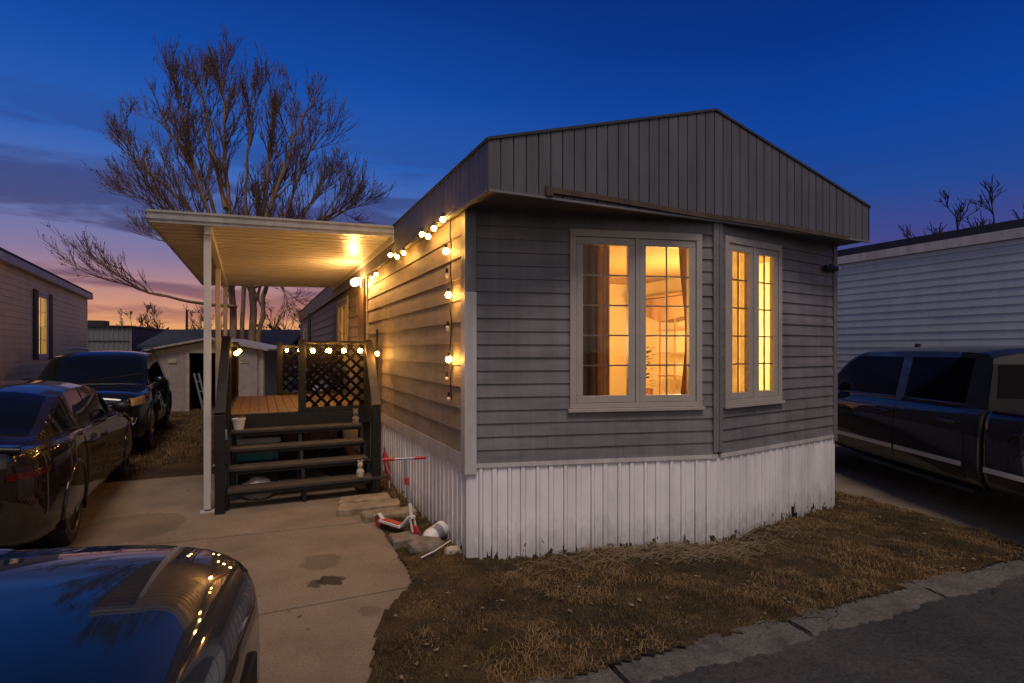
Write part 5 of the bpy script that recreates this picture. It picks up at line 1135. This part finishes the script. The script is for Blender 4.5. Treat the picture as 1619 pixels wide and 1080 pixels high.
# right: pale siding, long side parallel to the grey home, facing it
a = Vector((7.62, 8.10)); dr = Vector((-.424, .906))
nr_ = far_house('neighbour_home', 'pale blue-grey clapboard home behind the pickup truck', a + dr * 14, a - dr * 9, 4.6, 3.48, .128, 'white_siding', (), .15, 'dark_trim', rise=.25, over=.05, rth=.13)
# left: cream siding with lit shuttered windows
a = Vector((-9.75, 10.55)); dl = Vector((-.49, .872)); el = 7.62
ow = [(11.85, 12.75, 1.62, 3.12), (7.6, 8.5, 1.62, 3.12)]
nl = far_house('cream_home', 'cream clapboard home with a lit shuttered window at the left edge', a - dl * 10, a + dl * el, 4.4, 3.42, .125, 'cream_siding', ow, .15, 'roofing', rise=.45)
for i, o_ in enumerate(ow):
    w = window(nl, Matrix.Identity(4), o_, 2, 4, 1, sill=False, m='trim_white')
    for xa in (o_[0] - .36, o_[1] + .03): part('shutter', MB().box(xa, xa + .33, -.045, -.016, o_[2] - .03, o_[3] + .03), 'shutter', w, bevel=.006)
    for xa in (o_[0] + .05,): part('blind', MB().box(o_[0], o_[1], .13, .135, o_[2] - .05, o_[3] + .05), 'winglow', w)
solo('roof_vent', MB().lathe([(.16, 0), (.16, .18), (.24, .19), (.24, .26), (0, .3)], 18), 'dark_trim', 'round dark vent on the roof of the cream home', 'vent', None, Vector((*(a - dl * 1.0), 3.66)) + Vector((-.5, -.28, 0)), 0, 40)

# grey ribbed home end and brown side behind the off-roader
def ribbed(name, label, p, q, depth, z1, m, cat):
    d = Vector(q) - Vector(p); l = d.length; o = thing(name, label, cat, (*p, 0), math.atan2(d.y, d.x)); mb = MB(); x = 0
    while x < l:
        w = .18; mb.add([(x, 0, -.05), (x + .02, -.025, -.05), (x + .06, -.025, -.05), (x + .08, 0, -.05), (x + w, 0, -.05)] + [(x, 0, z1), (x + .02, -.025, z1), (x + .06, -.025, z1), (x + .08, 0, z1), (x + w, 0, z1)], [(0, 1, 6, 5), (1, 2, 7, 6), (2, 3, 8, 7), (3, 4, 9, 8)]); x += w
    part('wall', mb, m, o); part('belt_trim', MB().box(0, l, -.035, -.026, z1 - .62, z1 - .57), 'dark_trim', o)
    part('side_wall', lap(MB(), Matrix.Translation((l, 0, 0)) @ Matrix.Rotation(R(90), 4, 'Z'), 0, depth, 0, z1, .2), 'brown_siding', o)
    part('roof', MB().box(-.1, l + .1, -.1, depth + .1, z1 + .001, z1 + .07), 'dark_trim', o)
    part('roof_box', MB().box(l * .62, l * .62 + .9, .6, 1.2, z1 + .071, z1 + .3), 'dark_trim', o)
    return o
ribbed('ribbed_home', 'grey ribbed metal home end behind the black off-roader', (-21.5, 21.5), (-16.2, 23.0), 5.0, 2.78, 'grey_metal', 'home')
# garden shed with one door slid open
sh = thing('garden_shed', 'low pinkish metal garden shed with its dark doorway open', 'shed', (-10.75, 16.35, 0), R(6)); sw, sd_, ze, za = 3.12, 2.6, 1.80, 2.10
MXZ = Matrix(((1, 0, 0, 0), (0, 0, 1, 0), (0, 1, 0, 0), (0, 0, 0, 1)))
def sp_(x0, x1, y0=0, y1=.04): return MB().prism([(x0, -.05), (x1, -.05), (x1, ze), (x0, ze)], y0, y1, MXZ)
part('front_panel', sp_(.0, .93), 'shed_panel', sh); part('front_panel', sp_(2.98, sw), 'shed_panel', sh)
dd = part('door', sp_(2.28, 2.97, -.05, -.012), 'shed_panel', sh); part('lettering', MB().tube([(2.50 + .055 * math.cos(t), -.06, 1.47 + .06 * math.sin(t)) for t in np.linspace(.8, 5.5, 14)], .012, 5).tube([(2.615 + .032 * math.cos(t), -.06, 1.45 + .036 * math.sin(t)) for t in np.linspace(0, 6.28, 12)], .010, 5).tube([(2.70 + .032 * math.cos(t), -.06, 1.45 + .036 * math.sin(t)) for t in np.linspace(0, 6.28, 12)], .010, 5).tube([(2.733, -.06, 1.42), (2.733, -.06, 1.55)], .010, 5), 'bud_gold', dd); part('handle', MB().box(2.34, 2.37, -.075, -.051, .8, 1.0), 'steel', dd)
part('gable', MB().prism([(0, ze - .08), (sw, ze - .08), (sw, ze), (sw / 2, za), (0, ze)], -.012, .05, MXZ), 'shed_trim', sh)
part('door_frame', MB().box(.90, .97, -.02, .06, -.05, ze - .08).box(2.9, 2.97, -.011, .06, -.05, ze - .08).box(sw - .05, sw + .01, -.02, .06, -.05, ze - .08), 'shed_trim', sh)
part('side_wall', MB().box(-.04, -.001, .0, sd_, -.05, ze).box(sw + .001, sw + .04, 0, sd_, -.05, ze).box(0, sw, sd_ - .04, sd_, -.05, ze), 'grey_metal', sh)
part('liner', MB().box(.0, .02, .05, sd_ - .05, 0, ze).box(sw - .02, sw, .05, sd_ - .05, 0, ze).box(.02, sw - .02, sd_ - .07, sd_ - .05, 0, ze), 'void', sh)
part('roof', MB().prism([(-.2, ze - .02), (sw / 2, za + .02), (sw + .2, ze - .02), (sw + .2, ze + .04), (sw / 2, za + .09), (-.2, ze + .04)], -.2, sd_ + .1, MXZ), 'shed_panel', sh)
part('sign_plate', MB().box(.38, .62, -.03, -.001, 1.42, 1.54), 'shed_trim', sh)
solo('ladder', MB().tube([(0, 0, 0), (-.32, .1, 1.15)], .03, 8).tube([(.12, .03, 0), (-.20, .13, 1.15)], .03, 8).tube([(-.08, .03, .3), (.04, .06, .3)], .018, 6).tube([(-.16, .06, .6), (-.04, .09, .6)], .018, 6).tube([(-.24, .08, .9), (-.12, .11, .9)], .018, 6), 'grey_metal', 'short grey ladder leaning inside the open shed doorway', 'ladder', None, (-9.35, 16.45, -.05), R(6))
# dark roofed cabin behind the shed
cb = thing('dark_cabin', 'blue-grey cabin with a dark roof behind the shed', 'cabin', (-15.0, 22.5, 0), R(4)); cl = 5.4
part('wall', MB().box(0, cl, 0, 3.6, -.05, 2.0), 'blue_wall', cb); part('roof', MB().prism([(-.4, 1.9), (1.8, 2.62), (4.0, 1.9), (4.0, 2.0), (1.8, 2.74), (-.4, 2.0)], -.3, cl + .35, Matrix(((0, 0, 1, 0), (1, 0, 0, 0), (0, 1, 0, 0), (0, 0, 0, 1)))), 'roofing', cb)
part('window', MB().box(4.1, 4.8, -.03, -.001, .9, 1.5), 'trim_white', cb)
lc = thing('dark_cabin', 'low dark roof between the ribbed home and the shed', 'cabin', (-18.6, 25.5, 0), R(-4)); part('wall', MB().box(0, 3.6, 0, 3, -.05, 1.9), 'blue_wall', lc); part('roof', MB().prism([(-.3, 1.8), (1.5, 2.3), (3.3, 1.8), (3.3, 1.9), (1.5, 2.42), (-.3, 1.9)], -.3, 3.9, Matrix(((0, 0, 1, 0), (1, 0, 0, 0), (0, 1, 0, 0), (0, 0, 0, 1)))), 'roofing', lc)
# farther trailer and fence seen between shed and deck
ft = thing('distant_trailer', 'small pale trailer in the gap between shed and deck', 'trailer', (-14.6, 32, 0), R(10)); part('wall', MB().box(0, 3.6, 0, 2.4, .3, 2.0), 'blue_wall', ft, bevel=.1); part('window', MB().box(.6, 1.5, -.03, -.001, 1.1, 1.7), 'trim_white', ft); part('skirt', MB().box(.1, 3.5, .05, 2.3, -.05, .299), 'void', ft)
fn = thing('picket_fence', 'low pale fence in the gap left of the back lattice', 'fence', (-9.4, 18.6, 0), R(5))
for k in range(3): part('post', MB().box(k * 1.1, k * 1.1 + .09, 0, .09, -.05, 1.35), 'trim_white', fn)
for z in (.3, .75, 1.15): part('rail', MB().box(.09, 2.2, .09, .12, z, z + .1), 'blue_wall', fn)
solo('utility_pole', MB().tube([(0, 0, -.05), (.05, 0, 6.2)], [.16, .11], 10), 'far_bark', 'distant bare utility pole left of the tree', 'pole', None, (-35.4, 59, 0), .3)
solo('vent_pole', MB().tube([(0, 0, -.05), (.0, 0, 3.0)], .05, 8), 'dark_trim', 'thin dark pole standing by the far part of the grey home', 'pole', None, HW(-.12, 14.2, 0))

# ------------------------------------------------------------------ trees
def tube_arr(V, F, pts, rad, n):
    o = len(V); m = len(pts); pu = None
    for i in range(m):
        d = pts[min(i + 1, m - 1)] - pts[max(i - 1, 0)]; d.normalize()
        if pu is None: pu = d.orthogonal().normalized()
        pu = pu - d * pu.dot(d); pu.normalize(); w = d.cross(pu); p = pts[i]
        for k in range(n):
            t = 6.2832 * k / n; q = p + (pu * math.cos(t) + w * math.sin(t)) * rad[i]; V.append((q.x, q.y, q.z))
    for i in range(m - 1):
        for k in range(n): F.append((o + i * n + k, o + i * n + (k + 1) % n, o + (i + 1) * n + (k + 1) % n, o + (i + 1) * n + k))
def tree(name, label, loc, stems, seed, lens, counts, bark='bark', twig='twig', bud='bud', group=None, budp=.5, bsize=.045, up=.25, ang=(22, 48), wig=.11, rmin=.0025):
    rr = random.Random(seed); o = thing(name, label, 'tree', loc, 0, group); T = MB(); Cw = MB(); Bd = MB()
    def grow(p, d, ln, r0, lvl, tgt):
        n = 6 if lvl < 2 else 4; pts = [p.copy()]; dd = d.copy(); q = p.copy()
        for i in range(n):
            dd = (dd + Vector((rr.gauss(0, wig), rr.gauss(0, wig), rr.gauss(0, wig * .8) + up * .2))).normalized(); q = q + dd * ln / n; pts.append(q.copy())
        rad = [r0 * (1 - .8 * i / n) + rmin for i in range(n + 1)]
        tube_arr(tgt.v, tgt.f, pts, rad, 5 if lvl < 2 else 3)
        kids(pts, rad, ln, lvl)
    def kids(pts, rad, ln, lvl, dens=1., t0=.16):
        if lvl >= len(counts):
            for k in range(2):
                if rr.random() < budp:
                    c = pts[rr.randint(1, len(pts) - 1)]; s_ = bsize * rr.uniform(.5, 1.2)
                    for _ in range(2):
                        u_ = Vector((rr.gauss(0, 1), rr.gauss(0, 1), rr.gauss(0, 1))).normalized(); v_ = u_.orthogonal().normalized()
                        Bd.add([c - u_ * s_, c + v_ * s_ * .45, c + u_ * s_, c - v_ * s_ * .45], [(0, 1, 2, 3)])
            return
        for k in range(int(counts[lvl] * (dens if lvl == 0 else 1) + .5)):
            t = rr.uniform(.22, 1.0) if lvl else rr.uniform(t0, 1.0); x = t * (len(pts) - 1); i = min(int(x), len(pts) - 2); p = pts[i].lerp(pts[i + 1], x - i)
            d = (pts[i + 1] - pts[i]).normalized(); ax = d.orthogonal().normalized(); ax = Matrix.Rotation(rr.random() * 6.283, 3, d) @ ax
            an = R(rr.uniform(*ang)); nd = (Matrix.Rotation(an, 3, ax) @ d); nd = (nd + Vector((0, 0, up * .6))).normalized()
            grow(p, nd, lens[lvl] * rr.uniform(.55, 1.15) * (1.15 - (.75 if lvl == 0 else .45) * t), rad[i] * .5, lvl + 1, Cw)
    for pts, r0, *opt in stems:
        P = [Vector(p) for p in pts]; Q = []
        for i in range(len(P) - 1):
            for k in range(4):
                j = Vector((rr.gauss(0, .03), rr.gauss(0, .03), rr.gauss(0, .02))) if (i or k) else Vector((0, 0, 0)); Q.append(P[i].lerp(P[i + 1], k / 4) + j)
        Q.append(P[-1]); m = len(Q); rad = [r0 * (1 - .93 * (i / (m - 1)) ** .8) + .006 for i in range(m)]
        tube_arr(T.v, T.f, Q, rad, 9); kids(Q, rad, 0, 0, *opt)
    part('trunk', T, bark, o, 60); part('crown', Cw, twig, o); part('buds', Bd, bud, o)['kind'] = 'stuff'
    return o
YT = 21.0; tb = Vector(((388 - CX) / FPX * YT, YT, 0))
def tp(px, py, dy=0.): return ((px - CX) / FPX * (YT + dy) - tb.x, dy, EYE + (HY - py) / FPX * (YT + dy))
stems = [([(-.25, 0, -.1), (-.42, 0, 1.2), tp(367, 460, .1), tp(360, 330, .2), tp(354, 190, .3), tp(351, 118, .4)], .20, 1.5, .3),
         ([(.1, .1, -.1), (.15, .1, 1.2), tp(400, 460, .3), tp(416, 330, .6), tp(430, 210, .9), tp(440, 150, 1.1)], .21, 1.5, .3),
         ([(.3, -.1, -.1), (.35, -.1, 1.0), tp(418, 470, -.2), tp(448, 350, -.6), tp(484, 250, -1.0), tp(508, 218, -1.3)], .13, 1.1, .35),
         ([(-.1, -.1, -.1), (-.1, -.1, 1.2), tp(385, 440, -.4), tp(388, 300, -.9), tp(398, 190, -1.3), tp(404, 160, -1.5)], .12, .8, .35),
         ([tp(362, 430), tp(326, 330, -.4), tp(295, 220, -.8), tp(280, 142, -1)], .11, 1.1, .2),
         ([tp(360, 410), tp(300, 330, .6), tp(225, 262, 1.1), tp(192, 232, 1.3)], .10, 1.1, .2),
         ([tp(362, 400), tp(322, 290, .9), tp(264, 200, 1.5), tp(240, 188, 1.8)], .09, 1., .2),
         ([tp(357, 330), tp(335, 240, 1), tp(318, 150, 1.6), tp(316, 128, 2)], .09, 1., .1),
         ([tp(418, 350), tp(452, 260, 1), tp(480, 180, 1.6), tp(484, 178, 2)], .09, 1., .1),
         ([tp(412, 420), tp(480, 368, -1.4), tp(535, 335, -2.2), tp(556, 330, -2.6)], .08, .9, .2),
         ([tp(410, 440), tp(450, 380, 1.2), tp(500, 310, 2), tp(522, 288, 2.4)], .08, .8, .2),
         ([tp(366, 440), tp(310, 370, -1.2), tp(250, 325, -2), tp(222, 312, -2.3)], .08, .9, .2),
         ([tp(368, 462), tp(320, 420, 1.2), tp(270, 385, 2), tp(235, 372, 2.3)], .06, .6, .3),
         ([tp(374, 485), tp(300, 478, -1.4), tp(235, 462, -2.2), tp(195, 428, -2.6), tp(128, 398, -2.9)], .07, .22, .35),
         ([tp(230, 461, -2.2), tp(190, 448, -2.6), tp(130, 428, -2.9)], .03, .15, .3),
         ([tp(404, 455), tp(440, 440, -1), tp(455, 470, -1.6)], .03, .3, .2), ([tp(420, 440), tp(450, 400, .8), tp(462, 420, 1)], .03, .2, .2)]
tree('bare_tree', 'tall multi-stemmed tree with bare budding branches behind the porch roof', tb, stems, 5, (2.5, 1.15, .5), (17, 7, 5), budp=.6, bsize=.036, up=.36, ang=(15, 40), wig=.045, rmin=.0038)
def small_tree(label, px, Y, py_top, w, seed, group=None, n=5, cnt=(7, 4, 3), name='bare_tree', lens=None, fat=1., rmin=.006):
    b = Vector(((px - CX) / FPX * Y, Y, 0)); H = EYE + (HY - py_top) / FPX * Y; W_ = w / FPX * Y / 2; rr = random.Random(seed)
    st_ = [([(0, 0, -.1), (rr.gauss(0, .1), 0, H * .3), (rr.uniform(-.3, .3) * W_, 0, H * .65), (rr.uniform(-.4, .4) * W_, 0, H)], H * .02)]
    for k in range(n): s_ = (k / (n - 1) * 2 - 1); st_.append(([(0, 0, H * rr.uniform(.18, .3)), (s_ * W_ * .5, rr.gauss(0, .5), H * rr.uniform(.5, .6)), (s_ * W_ * .85, rr.gauss(0, .8), H * rr.uniform(.72, .95))], H * .009 * fat))
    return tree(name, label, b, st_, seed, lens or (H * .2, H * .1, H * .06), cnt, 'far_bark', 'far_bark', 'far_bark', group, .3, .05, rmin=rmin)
small_tree('bare crooked tree showing over the pale neighbouring home', 1570, 26, 318, 280, 21, n=9, cnt=(9, 4, 3), fat=1.5, rmin=.012)
small_tree('small bare tree left of the shed roof near the skyline', 222, 34, 492, 60, 22, n=4)
small_tree('slim bare tree against the orange sky right of the ribbed home', 246, 40, 486, 34, 23, n=4)
small_tree('bare tree in the gap beside the far end of the grey home', 440, 36, 478, 70, 24, n=5)
small_tree('thin bare tree just behind the utility pole', 318, 44, 478, 90, 25, n=5)
# scrub on the skyline
mb = MB(); rr = random.Random(9)
for k in range(5200):
    x = rr.uniform(-95, 60); y = 75 + rr.uniform(-6, 6); z = abs(rr.gauss(0, 1)) * 1.9 * (.6 + .4 * math.sin(x * .35)); u_ = Vector((rr.gauss(0, 1), rr.gauss(0, .3), rr.gauss(0, 1))).normalized() * .55
    v_ = Vector((-u_.z, 0, u_.x)) * .5; c = Vector((x, y, z)); mb.add([c - u_, c + v_, c + u_, c - v_], [(0, 1, 2, 3)])
tag(part('skyline_scrub', mb, 'far_green'), 'low dark scrub along the far skyline', None, None, 'stuff')
# litter: dead leaves on lawn and driveway
mb = MB(); rr = random.Random(31); n_ = 0
while n_ < 260:
    x, y = rr.uniform(-2.2, 4.6), rr.uniform(2.6, 7.2)
    lw = bool(inside(np.array([x]), np.array([y]), lawn_poly)[0])
    if bool(in_house(np.array([x]), np.array([y]), -.02)[0]) or (not lw and (x > -1 or rr.random() < .75)): continue
    z = (float(lawn_z(x, y)) + .025) if lw else .003
    an = rr.random() * 6.28; l = rr.uniform(.008, .026); t = rr.uniform(-.4, .4); c, s_ = math.cos(an) * l, math.sin(an) * l
    mb.add([(x - c, y - s_, z), (x + s_ * .5, y - c * .5, z + l * t + .003), (x + c, y + s_, z + .004), (x - s_ * .5, y + c * .5, z + .001)], [(0, 1, 2, 3)]); n_ += 1
tag(part('fallen_leaves', mb, 'straw'), 'small dead leaves scattered over lawn and driveway', None, None, 'stuff')
